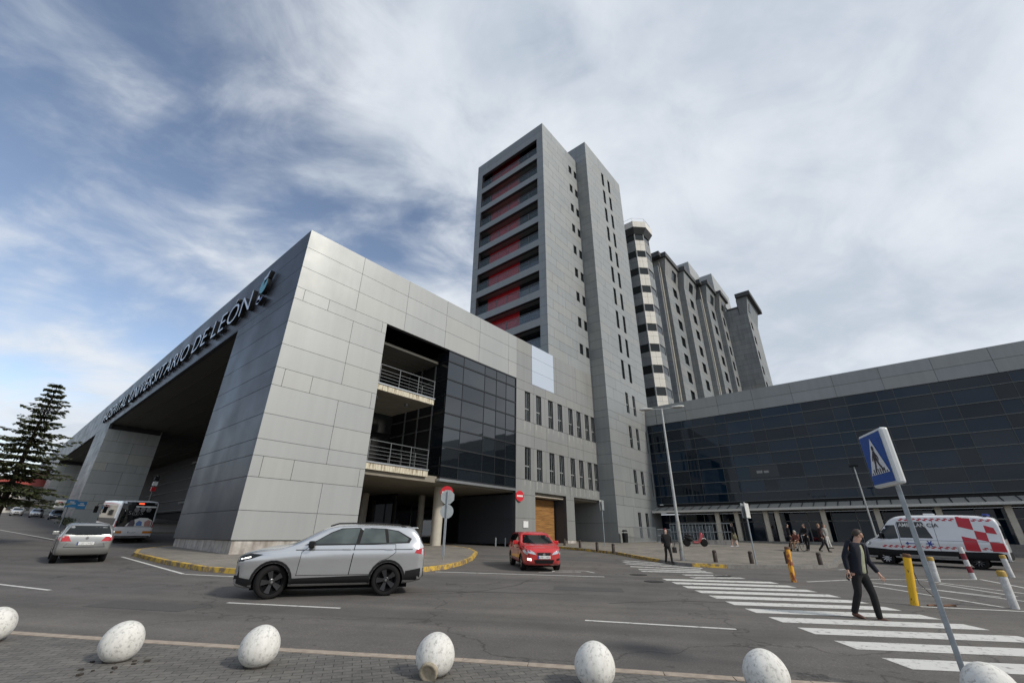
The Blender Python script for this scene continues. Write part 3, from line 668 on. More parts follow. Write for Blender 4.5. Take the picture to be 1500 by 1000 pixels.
while y < 23.5:
    m = MB(); m.box(55.98, y, 4.66, 57.85, y+.08, 4.66+.02); m.v = [(a, b_, c2+(a-56)*.28) for a, b_, c2 in m.v]; m.build('rib', M_mulld, c_); y += 1.05
m = MB(); m.box(56.1, -32, 4.3, 58, 23.8, 4.36); m.build('canopy_soffit', M_soff, C)
for y in (16.2, 14.1, 11.1, 10.0, 5.8, 1.4, -3.0, -7.4, -11.8, -16.2):
    m = MB(); m.box(56.6, y-.22, .6, 57.0, y+.22, 4.3); m.build('column', M_creamp, C)
gl, mu = MB(), MB(); y = -32
while y < 23: gl.box(59.6, y+.02, 1.2, 59.66, y+2.18, 4.3); mu.box(59.54, y-.04, 1.2, 59.6, y+.04, 4.3); y += 2.2
mu.box(59.54, -32, 3.3, 59.59, 23.8, 3.4)
g = gl.build('shop_front', M_glassb, C); mu.build('mullion', M_mull, g)
m = MB()
for q in range(3): m.box(55.6+.35*q, -10, .3, 59.6, 17.3, .95+.18*q+ (0 if q else 0))
m.build('steps', M_kerbg, C)
m = MB(); m.box(XC+.08, 9.0, 8.0, XC+.12, 12.0, 9.3); m.build('dark_pane', plain('dark_pane', (.004, .006, .01), .2), C)
m = MB(); m.box(XC+.06, 10.0, 8.5, XC+.079, 10.5, 8.75); m.box(XC+.06, 10.65, 8.5, XC+.079, 11.25, 8.8); m.build('small_sign', plain('dim_white', (.25, .25, .25), .5), C)

# ------------------------------------------------------------------ old ward block with stair tower behind
O = thing('ward_block', 'older stepped ward block of dark grey panels with overhanging eaves and slanted bay windows', 'building', (80, 24, 16))
ZE = 57.4
foot = [(80.2, 24.7, 88.0), (88.0, 23.45, 95.7), (97.2, 21.35, 103.9), (103.9, 20.3, 109.0)]
for bi, (x0, yf, x1) in enumerate(foot):
    xw = {0: 83.7, 1: 91.0, 2: 99.8, 3: 105.2}[bi]; ww = 2.4 if bi < 3 else 1.7
    hs = [(xw, z-2.3, xw+ww, z) for z in [52.0-3.96*q for q in range(9)]]
    m, k = MB(), MB(); zz = [16]+[round(17.3+1.32*i, 2) for i in range(28)]+[53.6]
    panel_wall(m, k, 'y', yf, -1, (x0, x1), zz, lambda i: [], hs, .4, gap=.03, trim=(.05, 0))
    ynx = [28, 24.7, 23.45, 21.35][bi]
    if bi == 0: ynx = 30
    panel_wall(m, k, 'x', x0, -1, (yf+.045, ynx+.3), zz, lambda i: [(yf+ynx)/2], [], .4, gap=.03, trim=(.01, 0))
    if bi == 2:
        panel_wall(m, k, 'y', 22.4, -1, (95.7, 97.2), zz, lambda i: [], [], .4, gap=.03, trim=(.05, 0)); panel_wall(m, k, 'x', 95.7, -1, (22.4+.045, 23.5), zz, lambda i: [], [], .4, gap=.03, trim=(.01, 0))
    m.build('bay_wall', M_old, O); k.build('wall_core', M_joint, O)
    for h in hs: window(O, 'y', yf, -1, h, bars=(), depth=.25, gm=M_win, fm=M_mulld)
    # flared top storey
    m = MB(); e = .8
    m.add([(x0, yf, 53.6), (x1, yf, 53.6), (x1, yf-e, ZE), (x0-e, yf-e, ZE), (x0, ynx+.3, 53.6), (x0-e, ynx+.3, ZE)], [(0, 1, 2, 3), (4, 0, 3, 5)]); m.build('flared_storey', M_old, O)
    m = MB(); dz = lambda z: yf-e*(z-53.6)/(ZE-53.6)
    m.add([(xw, dz(54)-.04, 54), (xw+ww, dz(54)-.04, 54), (xw+ww, dz(56.2)-.04, 56.2), (xw, dz(56.2)-.04, 56.2)], [(0, 1, 2, 3)]); m.build('window', M_win, O)
M_eave = plain('dark_eaves', (.05, .052, .052), .6)
EV = [(77.8, 30), (77.8, 24.6), (79.0, 24.6), (79.0, 23.6), (86.9, 23.6), (86.9, 22.35), (94.7, 22.35), (94.7, 21.5), (96.2, 21.5), (96.2, 20.15), (103.2, 20.15), (103.2, 19.1), (109.6, 19.1), (109.6, 40), (77.8, 40)]
m = MB(); m.prism(EV, 57.3, 58.4); m.build('eaves', M_eave, O)
m, k = MB(), MB(); zz = [16]+[round(17.3+1.32*i, 2) for i in range(28)]+[53.6]
panel_wall(m, k, 'x', 109.0, -1, (15.35, 20.6), zz+[55], lambda i: every([0, 2, 1][i % 3], 2.7), [], .4, gap=.035)
hs = [(110.3, z-2.1, 112.2, z) for z in [51.2-3.96*q for q in range(9)]]
panel_wall(m, k, 'y', 15.3, -1, (109.0, 120), zz, lambda i: [], hs, .4, gap=.03, trim=(.05, 0)); m.build('end_wall', M_old, O); k.build('wall_core', M_joint, O)
for h in hs: window(O, 'y', 15.3, -1, h, bars=(), depth=.25, fm=M_mulld)
m = MB(); m.add([(109, 15.3, 53.0), (120, 15.3, 53.0), (120, 14.4, ZE), (108.3, 14.4, ZE), (109, 17, 53.0), (108.3, 17, ZE)], [(0, 1, 2, 3), (4, 0, 3, 5)]); m.box(109, 17.1, 53, 119, 17.2, ZE); m.build('flared_storey', M_old, O)
m = MB(); m.add([(110.3, 14.98, 54), (112.2, 14.98, 54), (112.2, 14.5, 56.2), (110.3, 14.5, 56.2)], [(0, 1, 2, 3)]); m.build('window', M_win, O)
m = MB(); m.prism([(107.7, 17.0), (107.7, 13.6), (121.4, 13.6), (121.4, 17.0)], 57.3, 58.4); m.box(108.9, 15.0, 54.9, 109.6, 19.9, 55.4); m.build('eaves', M_eave, O)
# block behind the stair tower and roof boxes
m, k = MB(), MB()
panel_wall(m, k, 'x', 78.9, -1, (25.645, 38), [16]+[round(17.3+1.32*i, 2) for i in range(30)], lambda i: [28, 31], [], .4, gap=.03, trim=(.01, 0))
panel_wall(m, k, 'y', 25.6, -1, (78.9, 80.2), [16]+[round(17.3+1.32*i, 2) for i in range(30)], lambda i: [], [], .4, gap=.03, trim=(.05, 0)); m.build('recessed_wall', M_old, O); k.build('wall_core', M_joint, O)
for x, y in ((79.6, 25.4), (96.4, 22.2)):
    m = MB(); m.tube([(x, y, 18), (x, y, 57)], .12, 8); m.build('downpipe', M_creamp, O)
m = MB(); m.box(80.8, 26, 16, 118, 40, 57.3); m.build('core', M_joint, O)
for x0, y0, x1, z1 in ((93.8, 23.0, 101.7, 63.6), (104.1, 20.5, 120.0, 64.4)):
    m, k = MB(), MB(); zz = [58.2, 59.3, 60.4, 61.5, z1]
    panel_wall(m, k, 'y', y0, -1, (x0, x1), zz, lambda i: every(x0, 3), [], .3, gap=.03, trim=(.05, 0)); panel_wall(m, k, 'x', x0, -1, (y0+.045, 36), zz, lambda i: every(y0, 3), [], .3, gap=.03, trim=(.01, 0))
    m.box(x0+.2, y0+.2, z1-.3, x1, 36, z1-.1); m.build('roof_house', M_clad, O); k.build('wall_core', M_joint, O)
# octagonal stair tower
OT = thing('stair_tower', 'slim octagonal stair tower banded in white panels and dark windows', 'building', (68.5, 26, 16))
def octo(cx, cy0, s, c):   # s half straight side along x, c chamfer leg
    x0, x1 = cx-s-c, cx+s+c; y0 = cy0; w = 2*s+2*c
    return [(x0, y0+c), (x0+c, y0), (x1-c, y0), (x1, y0+c), (x1, y0+w-c), (x1-c, y0+w), (x0+c, y0+w), (x0, y0+w-c)]
CX, CY0, SS, CC = 69.0, 23.75, 1.3, 1.35
P0 = octo(CX, CY0, SS, CC); P1 = octo(CX, CY0+.12, SS-.12, CC)
for q in range(11):
    zt_ = 54.5-3.96*q   # top of the panel band
    for fi in range(8):
        a, c_ = Vector(P0[fi]), Vector(P0[(fi+1) % 8]); d = c_-a; L_ = d.length; d = d/L_; nrm = Vector((d.y, -d.x))
        if q == 0 and fi == 0: pass
        if fi in (0, 1, 7, 2, 6):
            m = MB(); nseg = 2
            for i in range(nseg):
                for z0, z1 in ((zt_-2.45, zt_-1.0), (zt_-.97, zt_)):
                    p = a+d*(L_*i/nseg+.015); r_ = a+d*(L_*(i+1)/nseg-.015)
                    m.prism([p, r_, r_-nrm*.08, p-nrm*.08], z0, z1)
            m.build('band', M_white if fi in (0, 1, 2) and fi != 7 else M_old, OT) if fi != 1 else m.build('band', M_old, OT)
            m = MB(); p = a+d*.16-nrm*.1; r_ = c_-d*.16-nrm*.1; m.prism([p, r_, r_-nrm*.05, p-nrm*.05], zt_+.03, zt_+1.48); w_ = m.build('window', M_win, OT)
            m = MB()
            for e0, e1 in ((0, .16), (L_-.16, L_)):
                p = a+d*e0-nrm*.03; r_ = a+d*e1-nrm*.03; m.prism([p, r_, r_-nrm*.1, p-nrm*.1], zt_+.0, zt_+1.5)
            m.build('frame', M_old, w_)
m = MB(); m.prism(octo(CX, CY0+.3, SS-.2, CC-.1), 14, 56.5); m.build('core', M_joint, OT)
E0 = octo(CX, CY0-.75, SS+.3, CC+.45); m = MB(); n = 8
lo_, hi_ = [(x, y, 56.0) for x, y in P0], [(x, y, 57.2) for x, y in E0]
m.add(lo_+hi_, [(i, (i+1) % 8, 8+(i+1) % 8, 8+i) for i in range(8)]); m.build('flared_crown', M_eave, OT)
m = MB(); m.prism(E0, 57.2, 58.6); m.build('crown_band', M_white, OT)
m = MB(); E1 = octo(CX, CY0-.5, SS+.2, CC+.35)
for i in range(8):
    a, c_ = E1[i], E1[(i+1) % 8]; m.tube([(*a, 58.6), (*a, 59.5)], .03, 5); m.tube([(*a, 59.5), (*c_, 59.5)], .03, 5)
m.build('roof_rail', M_alu, OT)
# ------------------------------------------------------------------ vehicles
def paint(name, c, metal=.6, rough=.28, coat=.8):
    if name in MATS: return MATS[name]
    b = NB(name); n = b.noise(1.5, 5, .6)
    low = b.n('ShaderNodeSeparateXYZ'); b.L.new(b.coord(), low.inputs[0])
    dirt = b.n('ShaderNodeMapRange'); b.L.new(low.outputs[2], dirt.inputs[0]); dirt.inputs['From Min'].default_value = .9; dirt.inputs['From Max'].default_value = .25; dirt.inputs['To Max'].default_value = .35
    b.col(b.mix(dirt.outputs[0], b.mul(b.ramp(n, [(.3, (.94,)*3), (.7, (1, 1, 1))]), c), (.16, .14, .12)))
    b.set(rough, metal, Coat_Weight=coat, Coat_Roughness=.06); return b.m
M_silver = paint('silver_blue_paint', (.60, .61, .62), .7, .2); M_silver2 = paint('warm_silver_paint', (.34, .345, .335), .6, .24)
M_redp = paint('red_paint', (.55, .006, .010), .1, .25); M_whitep = paint('white_van_paint', (.72, .73, .74), 0, .3)
M_cglass = glass('car_glass', (.012, .016, .017), .02, 1.5, 0)
b = NB('tinted_car_glass'); b.col(b.ramp(b.noise(1.6, 2, .4, sc=(1, 1, 1.5)), [(.35, (.018, .024, .024)), (.65, (.085, .105, .10))])); b.set(.02, 0, IOR=1.6); M_cglass2 = b.m
M_trim = plain('black_plastic_trim', (.010, .010, .011), .6, Specular_IOR_Level=.25); M_tyre = plain('tyre_rubber', (.014, .013, .013), .85, 0, .3, 20, Specular_IOR_Level=.2)
M_rimb = plain('black_alloy', (.045, .045, .048), .25, .5); M_rims = plain('silver_alloy', (.42, .43, .44), .35, .8)
M_seam = plain('panel_gap', (.005, .005, .006), .9, Specular_IOR_Level=.1); M_chrome = plain('chrome', (.6, .6, .6), .15, 1)
b = NB('tail_lamp_red'); b.col((.42, .008, .012)); b.set(.15, 0, Coat_Weight=1); M_tail = b.m
b = NB('headlamp_glass'); b.col((.55, .58, .6)); b.set(.08, .5, Coat_Weight=1); M_head = b.m
b = NB('lit_daytime_lamp'); b.col((.9, .9, .9)); b.set(.2, 0, Emission_Color=(1, .97, .9, 1), Emission_Strength=2.5); M_lit = b.m
M_plate = plain('plate_white', (.68, .68, .66), .5, 0, .04); M_plt = plain('plate_lettering', (.03, .03, .04), .5)
M_orange = plain('amber_lamp', (.55, .18, .02), .25)

def interp(keys, x):
    if x <= keys[0][0]: return keys[0][1]
    for (a, p), (c, q) in zip(keys, keys[1:]):
        if x <= c: return p + (q-p)*(x-a)/(c-a)
    return keys[-1][1]
def eval_mesh(ob):
    dg = bpy.context.evaluated_depsgraph_get(); me = bpy.data.meshes.new_from_object(ob.evaluated_get(dg)); return me
class Body:
    def __init__(s, root, top, bot, wid, belt, xs, tumble, mat, arches=(), ra=.4, roofdrop=.1, subd=1, y_in=.32):
        s.root = root; bm = bmesh.new(); rings = []
        for x in xs:
            zt, zb, w, bl = interp(top, x), interp(bot, x), interp(wid, x), interp(belt, x)
            bl = min(bl, zt-.07); h = bl-zb; wg = w*.955 - tumble*max(0, zt-bl-.07)
            half = [(0, zb), (.86*w, zb), (.965*w, zb+.07*h), (w*.993, zb+.26*h), (w*.978, zb+.55*h), (w*1.0, zb+.80*h), (w*.99, zb+.90*h), (w*.96, bl), (w*.935, bl+.03*min(1, (zt-bl)/.5)+.005)]
            gt = zt-bl
            half += [((w*.935*.4+wg*.6), bl+gt*.55), (wg, zt-min(roofdrop, gt*.45)), (wg*.9, zt-min(roofdrop*.3, gt*.15)), (wg*.5, zt), (0, zt+.004)]
            ring = [bm.verts.new((x, -y, z)) for y, z in half] + [bm.verts.new((x, y, z)) for y, z in half[-2:0:-1]]
            rings.append(ring)
        n = len(rings[0])
        for a, c in zip(rings, rings[1:]):
            for i in range(n): bm.faces.new((a[i], a[(i+1) % n], c[(i+1) % n], c[i]))
        bm.faces.new(rings[0][::-1]); bm.faces.new(rings[-1])
        bmesh.ops.recalc_face_normals(bm, faces=bm.faces); me = bpy.data.meshes.new('body'); bm.to_mesh(me); bm.free()
        me.materials.append(mat); me.materials.append(M_seam)
        ob = bpy.data.objects.new('body', me); S.collection.objects.link(ob)
        md = ob.modifiers.new('s', 'SUBSURF'); md.levels = md.render_levels = subd
        me2 = eval_mesh(ob); ob.modifiers.clear(); ob.data = me2
        vv = [v.co.copy() for v in me2.vertices]; s.bvh = BVHTree.FromPolygons(vv, [tuple(p.vertices) for p in me2.polygons])
        if arches:
            cm = MB(); cm.cm = 1
            for ax_, az in arches:
                for sd_ in (-1, 1): cm.tube([(ax_, sd_*(max(w for _, w in wid)-y_in), az), (ax_, sd_*1.6, az)], ra, 40)
            cut = cm.build('cut', [mat, M_seam]); bb = ob.modifiers.new('b', 'BOOLEAN'); bb.object = cut; bb.operation = 'DIFFERENCE'; bb.solver = 'EXACT'
            me3 = eval_mesh(ob); ob.modifiers.clear(); ob.data = me3; bpy.data.objects.remove(cut)
        smooth_angle(ob, 40); ob.parent = root; s.ob = ob
    def patch(s, name, mat, poly, view='L', eps=.006, parent=None, step=.12, attach=True):
        """polygon in a side view (x,z), front / back view (y,z) or top view (x,y), laid onto the body"""
        bm = bmesh.new(); bm.faces.new([bm.verts.new((p[0], p[1], 0)) for p in poly])
        for ax_ in (0, 1):
            lo, hi = min(p[ax_] for p in poly), max(p[ax_] for p in poly); k = int((hi-lo)/step)
            for i in range(1, k+1):
                c = [0, 0, 0]; c[ax_] = lo+(hi-lo)*i/(k+1); nn = [0, 0, 0]; nn[ax_] = 1
                bmesh.ops.bisect_plane(bm, geom=bm.verts[:]+bm.edges[:]+bm.faces[:], plane_co=c, plane_no=nn)
        dead = []
        for v in bm.verts:
            a, c = v.co.x, v.co.y
            o_, d = {'L': ((a, 5, c), (0, -1, 0)), 'R': ((a, -5, c), (0, 1, 0)), 'F': ((8, a, c), (-1, 0, 0)), 'B': ((-8, a, c), (1, 0, 0)), 'T': ((a, c, 8), (0, 0, -1))}[view]
            hit = s.bvh.ray_cast(Vector(o_), Vector(d))
            if hit[0] is None: dead.append(v); continue
            v.co = hit[0] - Vector(d)*eps
        if dead: bmesh.ops.delete(bm, geom=dead, context='VERTS')
        if not bm.faces: bm.free(); return None
        bmesh.ops.recalc_face_normals(bm, faces=bm.faces)
        want = {'L': Vector((0, 1, 0)), 'R': Vector((0, -1, 0)), 'F': Vector((1, 0, 0)), 'B': Vector((-1, 0, 0)), 'T': Vector((0, 0, 1))}[view]
        sm = sum((f.normal*f.calc_area() for f in bm.faces), Vector())
        if sm.dot(want) < 0: bmesh.ops.reverse_faces(bm, faces=bm.faces)
        me = bpy.data.meshes.new(name); bm.to_mesh(me); bm.free(); me.materials.append(mat); me.polygons.foreach_set('use_smooth', [True]*len(me.polygons))
        ob = bpy.data.objects.new(name, me); S.collection.objects.link(ob); ob.parent = parent or s.root; return ob
def grow(poly, d):
    cx = sum(p[0] for p in poly)/len(poly); cz = sum(p[1] for p in poly)/len(poly); o = []
    n = len(poly); ar = sum(poly[i][0]*poly[(i+1) % n][1]-poly[(i+1) % n][0]*poly[i][1] for i in range(n)); sg = 1 if ar > 0 else -1
    for i in range(n):
        a, b_, c = Vector(poly[i-1]), Vector(poly[i]), Vector(poly[(i+1) % n])
        e1, e2 = (b_-a).normalized(), (c-b_).normalized(); n1, n2 = Vector((e1.y, -e1.x))*sg, Vector((e2.y, -e2.x))*sg
        q = n1+n2; q = q/max(.5, q.length_squared/2) if q.length else n1; o.append(tuple(b_+q*d))
    return o
def wheel(root, x, y, r, w, rim, rmat, steer=0, spokes=5, cap=True, rimr=.68):
    sgn = 1 if y > 0 else -1
    e = thing('wheel', None, None, (x, y, r), 0); e.parent = root; e.rotation_euler = (0, 0, steer)
    t = MB(); prof = [(r*rimr, -w/2+.02), (r*.86, -w/2), (r*.97, -w/2+.02), (r, -w*.3), (r, w*.3), (r*.97, w/2-.02), (r*.86, w/2), (r*rimr, w/2-.02)]
    R = Matrix.Rotation(-pi/2*sgn, 4, 'X'); t.lathe(prof, n=36, cap=False); t.xf(R); smooth_angle(t.build('tyre', M_tyre, e, local=True), 50)
    m = MB(); m.lathe([(r*rimr+.004, -w/2+.03), (r*rimr+.004, w/2-.012), (r*rimr-.03, w/2-.03), (r*rimr-.04, w*.1), (.03, w*.08)], n=36)
    m.mi = [1]*len(m.mi)
    for k in range(spokes):
        a = 2*pi*k/spokes
        for da in ((-.14, .14) if spokes <= 6 else (0,)):
            p0 = Vector((.05*cos(a), .05*sin(a), w/2-.05)); p1 = Vector((r*(rimr-.03)*cos(a+da), r*(rimr-.03)*sin(a+da), w/2-.035)); d = (p1-p0).normalized(); s_ = Vector((-d.y, d.x, 0))
            m.obox((p0+p1)/2, (d, s_, Vector((0, 0, 1))), ((p1-p0).length/2, (.030 if spokes <= 6 else .022), .018))
    m.lathe([(.07, w/2-.07), (.07, w/2-.03), (.05, w/2-.022)], n=16); m.xf(R); m.build('rim', [rmat, M_seam], e, local=True)
    if cap: m = MB(); m.lathe([(.028, w/2-.03), (.028, w/2-.012)], n=12); m.xf(R); m.build('hub_cap', M_chrome, e, local=True)
    return e
def plate(root, x, z, text, front=1, y=0, w=.52, h=.11, tilt=0):
    m = MB(); m.box(x-.006*front, y-w/2, z-h/2, x+.012*front, y+w/2, z+h/2); o = m.build('licence_plate', M_plate, root, local=True)
    me = text_mesh(text, .10, .003); xs_ = [v.co.x for v in me.vertices]; c = (min(xs_)+max(xs_))/2; k = (w*.86)/(max(xs_)-min(xs_))
    for v in me.vertices: a, b_, d = v.co; v.co = Vector((x+(.014+d)*front, y+(a-c)*k*front, z+b_-.035))
    me.materials.clear(); me.materials.append(M_plt); t = bpy.data.objects.new('plate_characters', me); S.collection.objects.link(t); t.parent = o
    m = MB(); m.box(x+.012*front, y-front*(w/2-.001), z-h/2+.001, x+.0145*front, y-front*(w/2-.045), z+h/2-.001); m.build('blue_band', M_blue2, o, local=True)
def linsp(a, c, n): return [a+(c-a)*i/(n-1) for i in range(n)]
def pxs(*ps):
    o = []
    for a, c, n in ps: o += linsp(a, c, n)
    return sorted(set(round(v, 4) for v in o))

def hatch(root, mat, L=4.51, HW=.92, H=1.66, wb=2.68, fo=.87, r=.36, suv=False, rim=None, steer=0, glassm=None, spokes=5, plates=('', '')):
    h = L/2; s_ = H/1.66; fx = h-fo; rx = fx-wb; g = glassm or M_cglass
    T_ = [(-h, .86), (-h+.015, 1.08), (-h+.05, 1.18), (-h+.19, 1.44), (-h+.25, 1.60), (-h+.40, 1.635), (-h+1.0, 1.66), (-.25, 1.675), (.10, 1.65), (.36, 1.565), (.70, 1.38), (1.06, 1.18), (1.2, 1.135), (1.6, 1.10), (h-.36, 1.04), (h-.16, .98), (h-.05, .91), (h, .80)]
    T_ = [(x*(L/4.51) if abs(x) < h-.7 else x, z*s_) for x, z in T_]
    bt = [(-h, .42), (-h+.1, .30), (-h+.5, .24), (rx, .23), (fx, .22), (h-.3, .20), (h-.08, .24), (h, .36)]
    wd = [(-h, HW*.84), (-h+.04, HW*.92), (-h+.2, HW*.975), (-h+.6, HW), (0, HW), (h-.8, HW), (h-.45, HW*.96), (h-.2, HW*.87), (h-.06, HW*.76), (h, HW*.62)]
    be = [(-h, 1.05*s_), (-h+.3, 1.15*s_), (0, 1.12*s_), (1.0, 1.05*s_), (h, .9*s_)]
    B = Body(root, T_, bt, wd, be, pxs((-h, -h+.2, 6), (-h+.2, -h+.9, 6), (-h+.9, -.2, 6), (-.2, 1.3, 10), (1.3, h-.3, 4), (h-.3, h, 7)), .30, mat, [(rx, r*.99), (fx, r*.99)], r*1.13, .09)
    k = L/4.51
    P = lambda pts: [(x*k, z*s_) for x, z in pts]
    w1 = P([(.66, 1.175), (.52, 1.24), (.20, 1.43), (-.05, 1.535), (-.50, 1.56), (-.44, 1.195)]); w2 = P([(-.53, 1.20), (-.60, 1.56), (-1.12, 1.545), (-1.20, 1.22)]); w3 = P([(-1.27, 1.225), (-1.21, 1.53), (-1.48, 1.49), (-1.78, 1.32), (-1.74, 1.245)])
    d1 = P([(.84, .50), (-.35, .50), (-.42, 1.165), (.62, 1.145), (.80, 1.0)]); d2 = P([(-.37, .50), (-.86, .50), (-.93, .66), (-1.08, .80), (-1.28, .86), (-1.46, 1.0), (-1.44, 1.175), (-.44, 1.165)])
    surround = P([(.78, 1.155), (.50, 1.27), (.2, 1.455), (-.05, 1.555), (-.55, 1.578), (-1.15, 1.562), (-1.49, 1.51), (-1.86, 1.32), (-1.80, 1.215), (-.5, 1.17)])
    for sd_ in 'LR':
        sy_ = 1 if sd_ == 'L' else -1
        B.patch('window_surround', M_trim, surround, sd_, .004)
        for w_ in (w1, w2, w3): B.patch('window', g, w_, sd_, .009)
        for d in (d1, d2):
            B.patch('door_gap', M_seam, grow(d, .012), sd_, .003); o = B.patch('door', mat, d, sd_, .006)
            hx = min(p[0] for p in d)+.17*k; hz = 1.065*s_
            yy = B.bvh.ray_cast(Vector((hx, 5*sy_, hz)), Vector((0, -sy_, 0)))[0].y
            m = MB(); m.tube([(hx-.11, yy+.012*sy_, hz), (hx-.08, yy+.03*sy_, hz+.005), (hx+.08, yy+.03*sy_, hz+.005), (hx+.11, yy+.012*sy_, hz)], .014, 8); m.build('handle', mat, o, local=True)
        n = 14
        B.patch('wheel_arch_trim', M_trim if suv else mat, [(fx+(r*1.30 if suv else r*1.2)*cos(radians(a)), r+(r*1.30 if suv else r*1.2)*sin(radians(a))) for a in linsp(-8, 188, n)]+[(fx+r*1.14*cos(radians(a)), r+r*1.14*sin(radians(a))) for a in linsp(188, -8, n)], sd_, .012)
        B.patch('wheel_arch_trim', M_trim if suv else mat, [(rx+(r*1.30 if suv else r*1.2)*cos(radians(a)), r+(r*1.30 if suv else r*1.2)*sin(radians(a))) for a in linsp(-8, 188, n)]+[(rx+r*1.14*cos(radians(a)), r+r*1.14*sin(radians(a))) for a in linsp(188, -8, n)], sd_, .012)
        zs = .46 if suv else .34
        B.patch('sill', M_trim if suv else mat, [(fx-r*1.15, .23), (fx-r*1.15, zs-.03), (rx+r*1.2, zs+.02), (rx+r*1.15, .23)], sd_, .010)
        # mirror
        yy = B.bvh.ray_cast(Vector((.55*k, 5*sy_, 1.12*s_)), Vector((0, -sy_, 0)))[0].y
        m = MB(); m.obox((.60*k, yy+sy_*.11, 1.18*s_), ((1, 0, 0), (0, 1, 0), (0, 0, 1)), (.07, .11, .075)); m.obox((.58*k, yy+sy_*.01, 1.12*s_), ((1, 0, 0), (0, 1, 0), (0, 0, 1)), (.04, .05, .025))
        m.build('wing_mirror', M_trim if suv else mat, root, local=True, bevel=.03)
        # lamps: side wrap
        B.patch('tail_light', M_tail, P([(-h/k+.02, .93), (-h/k+.30, .98), (-h/k+.24, 1.07), (-h/k+.05, 1.10)]), sd_, .010)
        B.patch('headlight', M_cglass if suv else M_head, P([(h/k-.60, .95), (h/k-.36, .86), (h/k-.10, .80), (h/k-.08, .90), (h/k-.3, .97)]) if suv else P([(h/k-.52, .87), (h/k-.30, .76), (h/k-.11, .70), (h/k-.09, .79), (h/k-.3, .90)]), sd_, .010)
        if suv: B.patch('daytime_lamp', M_lit, P([(h/k-.34, .885), (h/k-.12, .835), (h/k-.12, .86), (h/k-.34, .91)]), sd_, .014)
    # front
    B.patch('windscreen', g, [(-HW*.66, 1.52*s_), (HW*.66, 1.52*s_), (HW*.80, 1.17*s_), (HW*.4, 1.145*s_), (-HW*.4, 1.145*s_), (-HW*.80, 1.17*s_)], 'F', .008)
    B.patch('rear_window', g, [(-HW*.68, 1.54*s_), (HW*.68, 1.54*s_), (HW*.82, 1.20*s_), (HW*.4, 1.15*s_), (-HW*.4, 1.15*s_), (-HW*.82, 1.20*s_)], 'B', .008)
    B.patch('hatch_gap', M_seam, [(-HW*.72, .60), (HW*.72, .60), (HW*.72, .615), (-HW*.72, .615)], 'B', .016); B.patch('hatch_gap', M_seam, [(-HW*.62, .84*s_), (-HW*.61, .84*s_), (-HW*.71, .61), (-HW*.72, .61)], 'B', .008); B.patch('hatch_gap', M_seam, [(HW*.62, .84*s_), (HW*.61, .84*s_), (HW*.71, .61), (HW*.72, .61)], 'B', .008)
    for q in (1, -1):
        B.patch('headlight', M_cglass if suv else M_head, [(q*HW*.38, .70*s_), (q*HW*.86, .80*s_), (q*HW*.90, .92*s_), (q*HW*.66, .90*s_), (q*HW*.46, .80*s_)], 'F', .012)
        B.patch('fog_lamp', M_lit if suv is False and q == -1 and mat is M_redp else M_trim, [(q*HW*.62, .40), (q*HW*.80, .42), (q*HW*.80, .50), (q*HW*.62, .48)], 'F', .012)
        B.patch('tail_light', M_tail, [(q*HW*.52, .90*s_), (q*HW*.985, .90*s_), (q*HW*.97, 1.12*s_), (q*HW*.66, 1.12*s_)], 'B', .010)
    B.patch('grille', M_trim, [(-HW*.36, .80*s_), (HW*.36, .80*s_), (HW*.26, .64*s_), (-HW*.26, .64*s_)], 'F', .010)
    B.patch('lower_grille', M_trim, [(-HW*.5, .44), (HW*.5, .44), (HW*.42, .30), (-HW*.42, .30)], 'F', .010)
    m = MB(); zz = .72*s_; xx = B.bvh.ray_cast(Vector((8, 0, zz)), Vector((-1, 0, 0)))[0].x; m.lathe([(.055, 0), (.055, .02)], n=16); m.xf(Matrix.Translation((xx+.005, 0, zz)) @ Matrix.Rotation(pi/2, 4, 'Y')); m.build('badge', M_chrome, root, local=True)
    xx = B.bvh.ray_cast(Vector((-8, 0, 1.03*s_)), Vector((1, 0, 0)))[0].x
    m = MB(); m.lathe([(.05, 0), (.05, .02)], n=16); m.xf(Matrix.Translation((xx-.022, 0, 1.03*s_)) @ Matrix.Rotation(pi/2, 4, 'Y')); m.build('badge', M_chrome, root, local=True)
    xx = B.bvh.ray_cast(Vector((-8, 0, .74)), Vector((1, 0, 0)))[0].x; plate(root, xx-.012, .74, plates[1], -1)
    xx = B.bvh.ray_cast(Vector((8, 0, .53)), Vector((-1, 0, 0)))[0].x; plate(root, xx+.012, .53, plates[0], 1)
    B.patch('rear_bumper', M_trim if suv else mat, [(-HW*.86, .34), (HW*.86, .34), (HW*.9, .62 if suv else .55), (-HW*.9, .62 if suv else .55)], 'B', .014)
    if suv:
        for sd_ in 'LR':
            B.patch('rear_bumper', M_trim, [(-h+.02, .34), (rx-r*1.2, .26), (rx-r*1.28, .56), (-h+.01, .64)], sd_, .012)
            B.patch('front_bumper', M_trim, [(h-.02, .36), (fx+r*1.2, .24), (fx+r*1.28, .42), (h-.16, .46), (h-.10, .70), (h-.02, .66)], sd_, .012)
            sy_ = 1 if sd_ == 'L' else -1
            m = MB(); m.tube([(.25, sy_*.66, 1.60), (.05, sy_*.67, 1.665), (-.8, sy_*.67, 1.69), (-1.5, sy_*.66, 1.655), (-1.7, sy_*.65, 1.60)], .018, 8); m.build('roof_rail', M_trim, root, local=True)
            B.patch('side_stripe', M_seam, [(.95, 1.045), (.95, 1.058), (-1.9, 1.075), (-1.9, 1.06)], sd_, .011)
        m = MB(); m.box(-h+.22, -.58, 1.565, -h+.42, .58, 1.60); m.build('roof_spoiler', mat, root, local=True, bevel=.02)
    m = MB(); m.box(-h+.4, -.55, .16, h-.4, .55, .3); m.build('underbody', M_seam, root, local=True)
    rm = rim or M_rims
